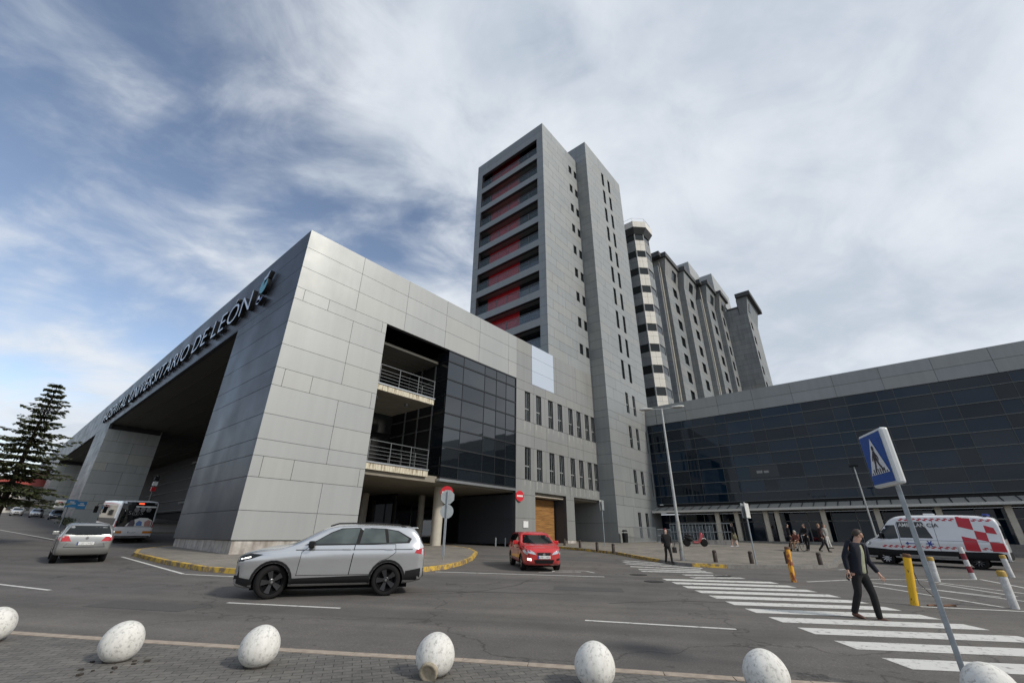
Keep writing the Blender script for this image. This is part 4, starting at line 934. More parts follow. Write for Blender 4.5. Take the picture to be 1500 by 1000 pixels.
    for x, st_ in ((fx, steer), (rx, 0)):
        for q in (1, -1): wheel(root, x, q*(HW-.13), r, .22, rm, rm, st_, spokes, rimr=.70 if suv else .66)
    return B
def place(root, x, y, z=None, head=0, slope=True):
    root.location = (x, y, gz(x, y) if z is None else z)
    # follow the ground
    a = head; d = .5; dx = (gz(x+cos(a)*d, y+sin(a)*d)-gz(x-cos(a)*d, y-sin(a)*d))/(2*d); dl = (gz(x-sin(a)*d, y+cos(a)*d)-gz(x+sin(a)*d, y-cos(a)*d))/(2*d)
    root.rotation_euler = (atan2(dl, 1), -atan2(dx, 1), a)
suv = thing('suv', 'silver grey SUV with black wheels turning across the carriageway', 'car'); hatch(suv, M_silver, suv=True, rim=M_rimb, steer=radians(24), glassm=M_cglass2, plates=('4821 LKM', '4821 LKM')); place(suv, 6.76, 11.90, head=radians(148.5))
rc = thing('hatchback', 'bright red hatchback facing the road beside the yellow kerb', 'car'); hatch(rc, M_redp, 4.05, .845, 1.445, 2.47, .80, .305, plates=('6981 HFJ', '6981 HFJ'), spokes=7); place(rc, 16.85, 12.95, head=radians(230))
sc2 = thing('hatchback', 'silver hatchback seen from behind driving off along the left road', 'car'); hatch(sc2, M_silver2, 4.2, .873, 1.51, 2.6, .82, .31, plates=('1130 CMZ', '1130 CMZ'), spokes=7); place(sc2, 3.55, 27.9, head=radians(86))
# cars parked far up the road
fm_ = [paint('black_paint', (.02, .022, .028)), paint('dark_red_paint', (.20, .02, .02)), paint('blue_grey_paint', (.10, .13, .17)), M_silver, paint('white_paint', (.6, .6, .6), 0)]
lab = ['black hatchback parked far up the left road, nearest the blue signs', 'dark red hatchback parked far up the road in front of a pillar', 'blue grey hatchback parked far up the road, third from the signs', 'small silver hatchback parked far up the road near the houses', 'small white hatchback parked at the far end of the road']
for i, (x, y) in enumerate(((9.9, 88), (10.2, 97), (9.2, 108), (7.6, 120), (5.6, 132))):
    c = copy_tree(sc2)
    for ch in c.children_recursive:
        if ch.type == 'MESH' and any(mm is M_silver2 for mm in ch.data.materials):
            me = ch.data.copy(); ch.data = me
            for j, mm in enumerate(me.materials):
                if mm is M_silver2: me.materials[j] = fm_[i]
    tag(c, lab[i], 'car', 'cars parked far up the left road'); place(c, x, y, head=radians(262+(i*37) % 9))
for i, (x, y, hd) in enumerate(((19.2, 57, 100), (21.5, 63.5, 92))):
    c = copy_tree(sc2)
    for ch in c.children_recursive:
        if ch.type == 'MESH' and any(mm is M_silver2 for mm in ch.data.materials):
            me = ch.data.copy(); ch.data = me
            for j, mm in enumerate(me.materials):
                if mm is M_silver2: me.materials[j] = [M_silver, fm_[0]][i]
    tag(c, ['silver car parked under the arches to the right of the bus', 'black car parked deeper under the arches behind the silver one'][i], 'car', 'cars under the arches'); place(c, x, y, head=radians(hd))

# ambulance
am = thing('ambulance', 'white ambulance van with red chequers, lettered AMBULANCIA, before the glazed building', 'ambulance')
h = 2.99
B = Body(am, [(-h, 1.9), (-h+.03, 2.28), (-h+.12, 2.46), (-h+.35, 2.56), (-1.5, 2.62), (.6, 2.62), (1.1, 2.56), (1.42, 2.42), (1.72, 2.12), (2.2, 1.52), (2.32, 1.42), (2.7, 1.27), (h-.12, 1.08), (h-.03, .92), (h, .8)],
         [(-h, .45), (-h+.1, .36), (-2, .34), (2, .32), (h-.2, .28), (h, .36)], [(-h, .90), (-h+.05, .97), (-h+.3, 1.02), (1, 1.03), (1.9, 1.0), (2.4, .93), (2.75, .84), (h-.08, .72), (h, .58)],
         [(-h, 1.38), (1, 1.38), (2.2, 1.32), (h, 1.0)], pxs((-h, -h+.2, 6), (-h+.2, -.5, 7), (-.5, 1, 5), (1, 2.35, 10), (2.35, h-.2, 4), (h-.2, h, 6)), .10, M_whitep, [(h-1.0, .36), (h-4.75, .36)], .43, .14)
cab = [(2.36, 1.36), (1.95, 1.82), (1.68, 2.06), (1.22, 2.08), (1.20, 1.38), (1.6, 1.33)]; blk = [(1.10, 1.42), (1.10, 2.25), (-.03, 2.25), (-.30, 1.42)]
for sd_ in 'LR':
    sy_ = 1 if sd_ == 'L' else -1
    B.patch('window', M_cglass, cab, sd_, .01); B.patch('side_window', M_cglass, blk, sd_, .01)
    B.patch('door_gap', M_seam, [(2.28, .60), (1.13, .60), (1.13, 2.18), (1.15, 2.18), (1.15, .62), (2.27, .62)], sd_, .006)
    B.patch('door_gap', M_seam, [(-.45, .60), (-.45, 2.3), (-.465, 2.3), (-.465, .60)], sd_, .006)
    B.patch('lower_trim', M_trim, [(h-.06, .34), (h-.06, .86), (2.45, .84), (1.5, .78), (-1.2, .80), (-2.6, .82), (-h+.02, .72), (-h+.02, .42), (-2.4, .36), (1.5, .34)], sd_, .006)
    B.patch('step', M_alu, [(1.35, .46), (1.35, .56), (-1.05, .56), (-1.05, .46)], sd_, .02)
    for nm, z0, z1, x0, x1 in (('chequered_band', .90, 1.02, 2.0, -1.45), ('chequered_band', 2.30, 2.44, .95, -1.45), ('chequered_band', .92, 1.03, -2.1, -2.9), ('chequered_band', 2.28, 2.40, -2.05, -2.85)):
        m = MB(); n = int(abs(x1-x0)/.13)
        bmq = []
        for i in range(n):
            for j in range(2):
                if (i+j) % 2: continue
                xa = x0+(x1-x0)*i/n; xb = x0+(x1-x0)*(i+1)/n; za = z0+(z1-z0)*j/2; zb = z0+(z1-z0)*(j+1)/2; sh = .05*(1 if j else 0)
                pts = []
                for (a, c) in ((xa+.05*j, za), (xb+.05*j, za), (xb+.05*(j+1), zb), (xa+.05*(j+1), zb)):
                    hit = B.bvh.ray_cast(Vector((a, 5*sy_, c)), Vector((0, -sy_, 0)))[0]
                    if hit is None: break
                    pts.append((hit.x, hit.y+.008*sy_, hit.z))
                if len(pts) == 4: m.add(pts, [(0, 1, 2, 3)])
        m.build(nm, plain('signal_red', (.50, .015, .03), .4), am, local=True)
    RD = MATS['signal_red']
    for poly in ([(-1.45, 2.02), (-1.45, 2.52), (-1.98, 2.52), (-2.0, 1.86)], [(-1.45, .86), (-1.45, 1.55), (-1.98, 1.42), (-2.0, .84)], [(-2.0, 1.42), (-2.0, 1.84), (-2.42, 1.74), (-2.42, 1.32)], [(-2.42, .86), (-2.42, 1.32), (-2.9, 1.26), (-2.93, .86)], [(-2.42, 1.74), (-2.42, 2.1), (-2.75, 1.98), (-2.8, 1.68)]):
        B.patch('red_panel', RD, poly, sd_, .008)
    B.patch('side_line', M_mull, [(1.1, 1.30), (1.1, 1.315), (-2.8, 1.315), (-2.8, 1.30)], sd_, .011)
    yy = 1.03
    for ti, (tx_, x0, mt) in enumerate((('AMBULAN', 1.04, M_plate), ('CIA', -.20, M_plt))):
        me = text_mesh(tx_, .27, .012, .7); xs_ = [v.co.x for v in me.vertices]; k_ = (1.14 if ti == 0 else .48)/(max(xs_)-min(xs_)); mn = min(xs_)
        for v in me.vertices:
            a, b_, c = v.co; X = x0-(a-mn)*k_ if sd_ == 'L' else (x0-(1.14 if ti == 0 else .48))+(a-mn)*k_; Zz = 1.99+b_
            hit = B.bvh.ray_cast(Vector((X, 5*sy_, Zz)), Vector((0, -sy_, 0)))[0]; v.co = Vector((X, hit.y+sy_*(.03+c), Zz))
        me.materials.clear(); me.materials.append(mt); o = bpy.data.objects.new('lettering', me); S.collection.objects.link(o); o.parent = am
    star = []
    for i in range(24):
        a = radians(i*15); rr = .17 if (i % 4) in (0, 1) else .075; star.append((-.1+rr*cos(a-.13), 1.14+rr*sin(a-.13)))
    B.patch('emblem', M_blue2, star, sd_, .012)
    B.patch('blue_flash', M_blue2, [(.95, 1.13), (.82, 1.22), (.80, 1.15), (.25, 1.14), (.25, 1.12), (.80, 1.11), (.84, 1.04)], sd_, .012)
    B.patch('small_badge', plain('dim_white', (.25,)*3), [(.55, 1.55), (.55, 1.8), (.42, 1.8), (.42, 1.55)], sd_, .014)
    B.patch('headlight', M_head, [(2.62, 1.0), (2.55, 1.18), (2.86, 1.10), (2.93, .98)], sd_, .012)
    B.patch('tail_light', M_tail, [(-h+.01, 1.2), (-h+.01, 1.75), (-h+.07, 1.75), (-h+.09, 1.2)], sd_, .012)
    m = MB(); m.obox((1.95, sy_*1.12, 1.50), ((1, 0, 0), (0, 1, 0), (0, 0, 1)), (.06, .09, .16)); m.obox((1.95, sy_*1.0, 1.42), ((1, 0, 0), (0, 1, 0), (0, 0, 1)), (.03, .06, .03)); m.build('wing_mirror', M_trim, am, local=True, bevel=.03)
B.patch('windscreen', M_cglass, [(-.82, 2.22), (.82, 2.22), (.90, 1.56), (-.90, 1.56)], 'F', .01)
B.patch('rear_trim', M_trim, [(-.95, .40), (.95, .40), (.97, .84), (-.97, .84)], 'B', .012)
B.patch('grille', M_trim, [(-.5, 1.0), (.5, 1.0), (.45, .74), (-.45, .74)], 'F', .01); B.patch('front_bumper', M_trim, [(-.9, .68), (.9, .68), (.85, .36), (-.85, .36)], 'F', .012)
for q in (1, -1):
    B.patch('headlight', M_head, [(q*.56, .98), (q*.88, 1.02), (q*.88, 1.14), (q*.6, 1.08)], 'F', .012)
    B.patch('rear_window', M_cglass, [(q*.08, 1.45), (q*.82, 1.45), (q*.78, 2.1), (q*.08, 2.1)], 'B', .01); B.patch('tail_light', M_tail, [(q*.86, 1.2), (q*.97, 1.2), (q*.95, 1.75), (q*.86, 1.75)], 'B', .012)
m = MB(); m.box(-.55, -.25, 2.6, -.1, .25, 2.70); m.build('roof_vent', M_whitep, am, local=True, bevel=.03)
m = MB(); m.box(-2.7, -.7, 2.56, -2.5, .7, 2.66); m.build('light_bar', M_blue2, am, local=True, bevel=.02)
m = MB(); m.box(-2.6, -.7, .2, 2.6, .7, .4); m.build('underbody', M_seam, am, local=True)
for x in (h-1.0, h-4.75):
    for q in (1, -1): wheel(am, x, q*.86, .35, .22, M_rims, M_rims if x > 0 else M_rimb, 0, 10, rimr=.62)
place(am, 35.6, -1.05, head=radians(80))

# bus
bs = thing('bus', 'white city bus seen from behind with a dark rear window, entering the arches', 'bus')
h = 6.0
B = Body(bs, [(-h, 2.6), (-h+.04, 2.88), (-h+.2, 3.0), (0, 3.04), (h-.3, 3.0), (h-.05, 2.8), (h, 2.4)], [(-h, .42), (-h+.3, .34), (h-.3, .34), (h, .42)], [(-h, 1.14), (-h+.06, 1.23), (-h+.3, 1.27), (h-.4, 1.27), (h-.1, 1.2), (h, 1.05)], [(-h, 1.1), (h, 1.1)],
         pxs((-h, -h+.3, 6), (-h+.3, h-.4, 9), (h-.4, h, 5)), .03, M_whitep, [(-h+3.2, .48), (h-2.8, .48)], .56, .1)
for sd_ in 'LR':
    B.patch('side_glazing', M_cglass, [(-h+.35, 1.25), (-h+.35, 2.62), (h-.4, 2.62), (h-.4, 1.25)], sd_, .01, step=.5)
    B.patch('skirt_stripe', plain('signal_red', (.5, .015, .03)), [(-h+.05, .50), (-h+.05, .62), (h-.3, .62), (h-.3, .50)], sd_, .01, step=.6)
B.patch('rear_window', M_cglass, [(-1.05, 1.15), (1.12, 1.15), (1.06, 2.90), (-1.02, 2.90)], 'B', .012)
B.patch('engine_grille', M_trim, [(-1.1, .44), (1.1, .44), (1.12, .52), (-1.12, .52)], 'B', .012)
B.patch('white_band', M_plate, [(-1.0, 2.52), (.25, 2.52), (.25, 2.62), (-1.0, 2.62)], 'B', .02)
B.patch('poster', M_plate, [(-1.0, 1.18), (-.98, 1.62), (-.65, 1.78), (-.2, 1.78), (.2, 1.62), (.45, 1.35), (.55, 1.18)], 'B', .018)
B.patch('poster_figure', plain('poster_dark', (.10, .08, .10)), [(.42, 1.2), (.30, 1.6), (.10, 1.66), (.0, 1.4), (.02, 1.2)], 'B', .022)
B.patch('poster_figure', plain('poster_pink', (.42, .22, .20)), [(-.95, 1.2), (-.94, 1.58), (-.75, 1.66), (-.55, 1.5), (-.6, 1.2)], 'B', .022)
B.patch('poster_figure', plain('poster_blue', (.12, .2, .42)), [(-.45, 1.22), (-.40, 1.5), (-.2, 1.6), (-.05, 1.4), (-.1, 1.22)], 'B', .022)
for q in (1, -1):
    B.patch('tail_light', M_tail, [(q*1.08, 1.1), (q*1.22, 1.1), (q*1.2, 1.52), (q*1.1, 1.56)], 'B', .02)
    B.patch('indicator', M_orange, [(q*.62, .70), (q*1.18, .70), (q*1.18, .86), (q*.62, .86)], 'B', .02)
    B.patch('top_lamp', M_head, [(q*.85, 2.78), (q*.98, 2.78), (q*.98, 2.88), (q*.85, 2.88)], 'B', .02)
b = NB('lit_brake_lamp'); b.col((.8, .05, .02)); b.set(.3, 0, Emission_Color=(1, .08, .03, 1), Emission_Strength=3); B.patch('brake_light', b.m, [(-.2, 2.74), (.12, 2.74), (.12, 2.82), (-.2, 2.82)], 'B', .02)
plate(bs, -h-.03, .78, '8310 BSW', -1)
me = text_mesh('S@S', .36, .01)
for v in me.vertices: a, b_, c = v.co; v.co = Vector((-h-.04+c, .62-a*1.35, 2.0+b_))
me.materials.clear(); me.materials.append(MATS['dim_white']); o = bpy.data.objects.new('lettering', me); S.collection.objects.link(o); o.parent = bs
for q in range(3):
    m = MB(); m.lathe([(.15, 0), (.15, .015), (.11, .015), (.11, 0)], n=18); m.xf(Matrix.Translation((-h-.05, .15-.36*q, 2.36)) @ Matrix.Rotation(pi/2, 4, 'Y')); m.build('round_sticker', MATS['dim_white'], bs, local=True)
for x in (-h+3.2, h-2.8):
    for q in (1, -1): wheel(bs, x, q*1.1, .48, .28, M_rims, M_rims, 0, 10, rimr=.6)
m = MB(); m.obox((h-.2, 1.5, 2.2), ((1, 0, 0), (0, 1, 0), (0, 0, 1)), (.08, .14, .28)); m.tube([(h-.2, 1.2, 2.75), (h-.15, 1.45, 2.7), (h-.2, 1.5, 2.4)], .025, 6); m.build('wing_mirror', M_trim, bs, local=True, bevel=.03)
m = MB(); m.box(-5.6, -1, .25, 5.6, 1, .5); m.build('underbody', M_seam, bs, local=True)
place(bs, 8.5, 50.6, head=radians(87.5))
# ------------------------------------------------------------------ street furniture
def pole(name, label, cat, x, y, z, h, r, mat, group=None, r1=None):
    t = thing(name, label, cat, (x, y, z), 0, group); m = MB(); m.tube([(0, 0, -.1), (0, 0, h)], [r, r1 or r], 14); smooth_angle(m.build('pole', mat, t, local=True)); return t
# concrete eggs
b = NB('painted_concrete'); n1 = b.noise(5, 8, .7, sc=(1, 2.6, 1)); n2 = b.noise(26, 4, .7)
b.col(b.mul(b.ramp(n1, [(.24, (.42, .41, .37)), (.40, (.60, .585, .54)), (.6, (.69, .675, .63))]), b.ramp(n2, [(.34, (.62,)*3), (.48, (1, 1, 1))]))); b.set(.8); b.bump(n2, .25, .01); M_egg = b.m
eggs = [(.71, 10.05, 8, 0), (1.72, 7.75, 36, 20), (2.78, 6.33, 6, 70), (4.02, 4.54, -10, 200), (4.97, 2.98, 3, 40), (5.96, 1.50, 5, 250), (6.98, -.26, 4, 100)]
el = ['white concrete egg bollard cut off by the left edge', 'white concrete egg bollard leaning over broken paving, second from the left', 'white concrete egg bollard standing nearest below the silver grey SUV', 'white concrete egg bollard with a chipped base hole, fourth from the left', 'white concrete egg bollard to the left below the dashed centre line', 'speckled white egg bollard at the bottom edge, second from the right', 'white egg bollard at the foot of the pedestrian sign, rightmost']
def egg_mesh(chip):
    m = MB(); pr = []
    for i in range(25):
        t = i/24*pi; zz = -cos(t)*.218; rr = sin(t)*.222*(1-.08*(zz/.218)); pr.append((max(rr, .001), zz))
    m.lathe(pr, n=40); return m
for i, (x, y, tl, rz) in enumerate(eggs):
    t = thing('egg_bollard', el[i], 'bollard', (x, y, gz(x, y)+.1), radians(rz), 'concrete egg bollards along the near kerb')
    m = egg_mesh(0); m.xf(Matrix.Translation((0, 0, .20)) @ Matrix.Rotation(radians(tl), 4, 'X'))
    for j, v in enumerate(m.v):
        d = noise.noise(Vector(v)*4+Vector((i*3, 0, 0)))*.006; m.v[j] = (v[0]*(1+d*4), v[1]*(1+d*4), v[2])
    sh = m.build('shell', M_egg, t, smooth=True, local=True)
    if i == 3:
        a = radians(-150-rz); m = MB(); m.lathe([(.10, 0), (.105, .05), (.085, .055), (.07, .045), (.05, .04), (.001, .035)], n=18); m.xf(Matrix.Translation((.172*cos(a), .172*sin(a), .085)) @ Vector((cos(a), sin(a), -.35)).to_track_quat('Z', 'Y').to_matrix().to_4x4()); m.build('socket', plain('raw_mortar', (.36, .31, .23), .9, 0, .4, 20), t, smooth=True, local=True)
    m = MB(); m.lathe([(.13, -.02), (.14, .01), (.1, .016)], n=16); m.build('footing', plain('dark_dirt', (.05, .042, .034), .95, 0, .4, 20), t, local=True)
m = MB(); random.seed(5)
for i in range(12):
    a, d = random.uniform(0, 6.28), random.uniform(.16, .42); x, y = 1.67+d*cos(a)*1.1-.05, 7.54+d*sin(a)*.8; s_ = random.uniform(.01, .022)
    m.obox((x, y, gz(x, y)+.105+s_*.3), (Vector((cos(a), sin(a), 0)), Vector((-sin(a), cos(a), 0)), Vector((0, 0, 1))), (s_*1.5, s_, s_*.5))
tag(m.build('broken_paving', plain('dark_dirt', (.05,)*3)), kind='stuff', label='crumbs of broken paving round the leaning egg bollard', cat='rubble')
# pedestrian crossing sign in the foreground
PS = thing('pedestrian_sign', 'square blue pedestrian crossing sign on a bare galvanised pole in the right foreground', 'traffic sign', (7.77, -.11, gz(7.77, -.11)+.1))
m = MB(); m.box(-.028, -.028, -.05, .028, .028, 2.86); m.build('pole', M_galv, PS, local=True, bevel=.008)
bx = thing('sign_box', None, None, (0, 0, 2.51)); bx.parent = PS; bx.rotation_euler = (0, 0, radians(114))   # local x = face normal
m = MB(); m.box(.03, -.33, -.36, .13, .33, .36); m.build('rim', plain('white_sign_rim', (.66, .67, .66), .4, 0, .1), bx, local=True, bevel=.03)
M_sb = plain('sign_blue', (.006, .07, .30), .35, 0, .05)
def facepoly(mb, pts, x): mb.add([(x, -p[0], p[1]) for p in pts], [tuple(range(len(pts)))])
m = MB(); facepoly(m, [(-.29, -.32), (.29, -.32), (.29, .32), (-.29, .32)], .134); m.build('blue_face', M_sb, bx, local=True)
m = MB(); facepoly(m, [(-.25, -.20), (.25, -.20), (0, .27)], .138); m.build('white_triangle', plain('sign_white', (.7, .7, .7), .4, 0, .04), bx, local=True)
m = MB(); X = .142
facepoly(m, [(.03*cos(a)+.0, .135+.035*sin(a)) for a in [2*pi*k/12 for k in range(12)]], X)
for q in ([(-.02, .10), (.03, .10), (.05, 0), (.01, -.02), (-.03, .02)], [(-.02, .09), (-.07, .02), (-.075, -.03), (-.055, -.03), (-.05, .01), (-.01, .05)], [(.03, .09), (.075, .03), (.10, -.02), (.085, -.03), (.055, .015), (.03, .03)], [(-.03, .02), (.01, -.01), (-.03, -.09), (-.10, -.17), (-.13, -.16), (-.06, -.07)], [(.0, .0), (.05, 0), (.07, -.08), (.11, -.17), (.075, -.175), (.03, -.08)]): facepoly(m, q, X)
m.build('walking_figure', M_plt, bx, local=True)
m = MB()
for k in range(8): x = -.21+k*.056; facepoly(m, [(x, -.195), (x+.026, -.195), (x+.026+.006, -.13 if abs(x) < .17 else -.17), (x+.006, -.13 if abs(x) < .17 else -.17)], .1405)
m.build('zebra_bars', M_plt, bx, local=True)
m = MB(); m.box(-.04, -.05, 2.30, .04, .05, 2.34); m.box(-.04, -.05, 2.68, .04, .05, 2.72); m.build('bracket', M_galv, PS, local=True)
# bollards
M_yel = NB('chipped_yellow_paint'); b = M_yel; n = b.noise(6, 7, .7, sc=(1, 1, .6)); b.col(b.mix(b.ramp(n, [(.36, (0, 0, 0)), (.41, (1, 1, 1))]), (.10, .045, .02), (.72, .42, .015))); b.set(.6); M_yel = b.m
b = NB('rusty_yellow_paint'); n = b.noise(4.5, 7, .7, sc=(1, 1, .5)); b.col(b.mix(b.ramp(n, [(.44, (0, 0, 0)), (.52, (1, 1, 1))]), (.22, .05, .02), (.75, .36, .02))); b.set(.6); M_ryel = b.m
M_wpost = plain('white_post_paint', (.62, .62, .60), .6, 0, .3, 7); M_mar = plain('maroon_paint', (.20, .02, .03), .55, 0, .15); M_cap = plain('ochre_cap', (.50, .32, .07), .6, 0, .3, 12)
t = thing('steel_bollard', 'thick yellow post with chipped paint standing at the parking edge', 'bollard', (16.18, .25, gz(16.18, .25)), 0); t.rotation_euler = (radians(8.5), 0, 0)
m = MB(); m.tube([(0, 0, -.05), (0, 0, 1.15)], .085, 22); smooth_angle(m.build('post', M_yel, t, local=True)); m = MB(); m.lathe([(.088, 1.1), (.09, 1.16), (.07, 1.19)], n=22); smooth_angle(m.build('cap', plain('rusty_cap', (.13, .06, .03), .8, 0, .3, 12), t, local=True))
m = MB(); pp = [(16.25+.5*k/10+.05*sin(k), .0-.55*k/10, gz(16.4, 0)+.012+.85*(1-k/10)**3*(k > 0)*0) for k in range(11)]; m.tube(pp, .03, 5)
tag(m.build('rusty_strap', MATS['rusty_cap']), 'rusty flat strap lying on the asphalt at the foot of the yellow post', 'strap')
m = MB(); m.tube([(16.26, .08, 1.0), (16.4, .02, .5), (16.62, -.28, .05)], .008, 5); tag(m.build('wire', M_trim), 'thin dark wire hanging from the yellow post to the ground', 'wire')
t = thing('steel_bollard', 'leaning orange yellow post eaten by rust at the far end of the crossing', 'bollard', (19.75, 3.44, gz(19.75, 3.44)), 0); t.rotation_euler = (radians(2), 0, radians(40))
m = MB(); m.tube([(0, 0, -.05), (0, 0, 1.1)], .085, 20); smooth_angle(m.build('post', M_ryel, t, local=True)); m = MB(); m.lathe([(.087, 1.05), (.088, 1.12), (.07, 1.14)], n=18); smooth_angle(m.build('cap', MATS['rusty_cap'], t, local=True))
for i, (x, y, hh, rr) in enumerate(((24.57, -.52, .84, .1), (17.45, -1.64, .84, .085), (29.68, -3.09, .86, .1), (26.56, 2.08, .82, .1))):
    t = thing('white_bollard', ['white post with ochre cap just right of the thick yellow post', 'white post with ochre cap at the right edge, nearest', 'white post with ochre cap at the right edge under the ambulance rear', 'white post half hidden behind the walking man'][i], 'bollard', (x, y, gz(x, y)), 0, 'white posts round the parking area')
    t.rotation_euler = (radians([2, 1, -2, 0][i]), radians([0, 1, 1, 0][i]), 0)
    m = MB(); m.tube([(0, 0, -.05), (0, 0, hh-.14)], rr, 20); smooth_angle(m.build('post', M_wpost, t, local=True)); m = MB(); m.lathe([(rr+.006, hh-.14), (rr+.006, hh-.03), (rr-.02, hh)], n=20); smooth_angle(m.build('cap', M_cap, t, local=True))
t = thing('striped_bollard', 'maroon and white striped post in front of the ambulance', 'bollard', (26.95, -1.71, gz(26.95, -1.71)), 0); t.rotation_euler = (radians(-3), 0, 0)
for k in range(5): m = MB(); m.tube([(0, 0, .235*k-.02*(k == 0)), (0, 0, .235*(k+1))], .088, 18); smooth_angle(m.build('band', M_wpost if k % 2 == 0 else M_mar, t, local=True))
bl = [(34.72, 23.18), (31.67, 19.69), (29.34, 16.84), (28.09, 14.91), (25.13, 7.64), (25.78, 6.12), (27.88, 3.51), (25.09, 9.31), (27.44, 4.84)]
bll = ['short brown bollard behind the red car, furthest along the yellow kerb', 'short brown bollard on the plaza edge, second behind the red car', 'short brown bollard just left of the thin twin sign pole', 'short brown bollard where the yellow plaza kerb ends', 'short brown bollard at the plaza corner between lamp post and sign pole', 'short brown bollard right beside the sign pole with two plates', 'short brown bollard on the plaza edge left of the walking man', 'short brown bollard at the foot of the lamp post', 'short brown bollard half hidden behind the rusty yellow post']
M_brn = plain('brown_bollard_paint', (.045, .032, .024), .5, .2)
p0 = None
for i, (x, y) in enumerate(bl):
    if p0 is None:
        p0 = t = thing('short_bollard', '', 'bollard', (0, 0, 0), 0, 'short brown bollards along the plaza edge'); m = MB(); m.lathe([(.10, -.05), (.10, .40), (.085, .43)], n=18); smooth_angle(m.build('post', M_brn, t, local=True)); m = MB(); m.lathe([(.09, .43), (.105, .45), (.10, .52), (.05, .56)], n=18); smooth_angle(m.build('head', M_brn, t, local=True))
    else: t = copy_tree(p0)
    t['label'] = bll[i]; t.location = (x, y, plz(x, y)); 
for i, (x, y) in enumerate(((30.5, 27.6), (31.0, 26.9))):
    t = thing('pale_bollard', ['thin pale post in the drive under the glazed block, left one', 'thin pale post beside the grey pillar of the drive'][i], 'bollard', (x, y, gz(x, y)+.0), 0, 'thin pale posts in the drive'); m = MB(); m.lathe([(.07, -.05), (.07, .65), (.03, .7)], n=14); smooth_angle(m.build('post', M_galv, t, local=True))
# lamp post
x, y = 24.85, 9.2; Lp = thing('street_lamp', 'tall pale street lamp with two flat heads on the plaza corner', 'street lamp', (x, y, plz(x, y)-.02)); M_lp = plain('pale_lamp_paint', (.44, .45, .44), .5, .3, .25, 3)
m = MB(); m.tube([(0, 0, -.1), (0, 0, 1.8), (0, 0, 8.2)], [.10, .085, .05], 16); smooth_angle(m.build('pole', M_lp, Lp, local=True))
m = MB(); m.lathe([(.095, .5), (.10, .52), (.10, 1.9), (.09, 1.95)], n=16); smooth_angle(m.build('sleeve', plain('stickered_sleeve', (.36, .36, .33), .6, 0, .5, 5), Lp, local=True))
d = Vector((-.34, .94, 0)).normalized()
m = MB(); m.tube([d*.85+Vector((0, 0, 8.2)), d*0+Vector((0, 0, 8.16)), d*-.85+Vector((0, 0, 8.2))], .03, 8); m.build('cross_arm', M_lp, Lp, local=True)
for s_ in (1, -1):
    m = MB(); c = d*s_*.62+Vector((0, 0, 8.22)); sd_ = Vector((-d.y, d.x, 0)); pr = []
    rings = [(0, .05, .03), (.12, .14, .06), (.45, .17, .085), (.7, .13, .07), (.78, .04, .03)]; vs = []
    for a, w, hh in rings:
        for k in range(12): an = 2*pi*k/12; vs.append(c+d*s_*(a-.1)+sd_*w*cos(an)+Vector((0, 0, hh*max(-.45, sin(an)))))
    f = [(i*12+k, i*12+(k+1) % 12, (i+1)*12+(k+1) % 12, (i+1)*12+k) for i in range(4) for k in range(12)]+[tuple(range(12))[::-1], tuple(48+k for k in range(12))]
    m.add(vs, f); hd = m.build('lamp_head', plain('white_lamp_shell', (.6, .6, .57), .4), Lp, smooth=True, local=True)
    m = MB(); q = c+d*s_*.3; m.obox(q-Vector((0, 0, .045)), (d, sd_, Vector((0, 0, 1))), (.26, .12, .012)); m.build('lamp_glass', plain('lamp_glass', (.3, .3, .28), .2), hd, local=True)
# thin mast by the canopy
x, y = 47, 1.7; t = thing('light_mast', 'thin leaning mast with a small floodlight in front of the dark glazing', 'lamp post', (x, y, plz(x, y)-.1)); m = MB(); m.tube([(0, 0, 0), (0, 0, 6.4)], [.07, .045], 10); smooth_angle(m.build('pole', M_lp, t, local=True)); m = MB(); m.box(-.12, -.32, 6.4, .12, .32, 6.55); m.build('floodlight', M_trim, t, local=True)
# signs seen from behind
x, y = 15.3, 17.2; t = thing('stop_sign', 'back of an octagonal sign above a round one on a grey pole', 'traffic sign', (x, y, gz(x, y)+.15)); vd = Vector((x, y, 0)).normalized(); sdv = Vector((vd.y, -vd.x, 0))
def disc(name, mat, n, r, z, off, par, rot=0, th=.012, ox=0):
    m = MB(); M4 = Matrix((sdv, Vector((0, 0, 1)), -vd)).transposed().to_4x4(); M4.translation = vd*off+Vector((0, 0, z))+sdv*ox
    m.lathe([(r, -th), (r, th)], n=n); m.xf(M4 @ Matrix.Rotation(rot, 4, 'Z')); return m.build(name, mat, par, local=True)
m = MB(); m.tube([(0, 0, -.1), (0, 0, 3.1)], .035, 12); smooth_angle(m.build('pole', M_galv, t, local=True))
M_sback = plain('sign_back_grey', (.36, .39, .40), .5, .3, .2, 5)
disc('octagon_plate', M_sback, 8, .36, 2.82, .06, t, pi/8); disc('round_plate', M_sback, 28, .33, 2.14, .06, t)
disc('clamp', M_galv, 4, .05, 2.82, .03, t, pi/4); 
def word(tx_, size, mat, par, z, off, ox=0, wid=None):
    me = text_mesh(tx_, size, .006, 1); xs_ = [v.co.x for v in me.vertices]; c = (min(xs_)+max(xs_))/2
    for v in me.vertices:
        a, b_, d_ = v.co; v.co = sdv*(a-c+ox)+Vector((0, 0, z+b_))-vd*(d_+off)
    me.materials.clear(); me.materials.append(mat); o = bpy.data.objects.new('lettering', me); S.collection.objects.link(o); o.parent = par
x, y = 16.42, 18.55; t = thing('no_entry_sign', 'red round sign peeping out above the back of the octagonal sign', 'traffic sign', (x, y, gz(x, y)+.15)); vd = Vector((x, y, 0)).normalized(); sdv = Vector((vd.y, -vd.x, 0))
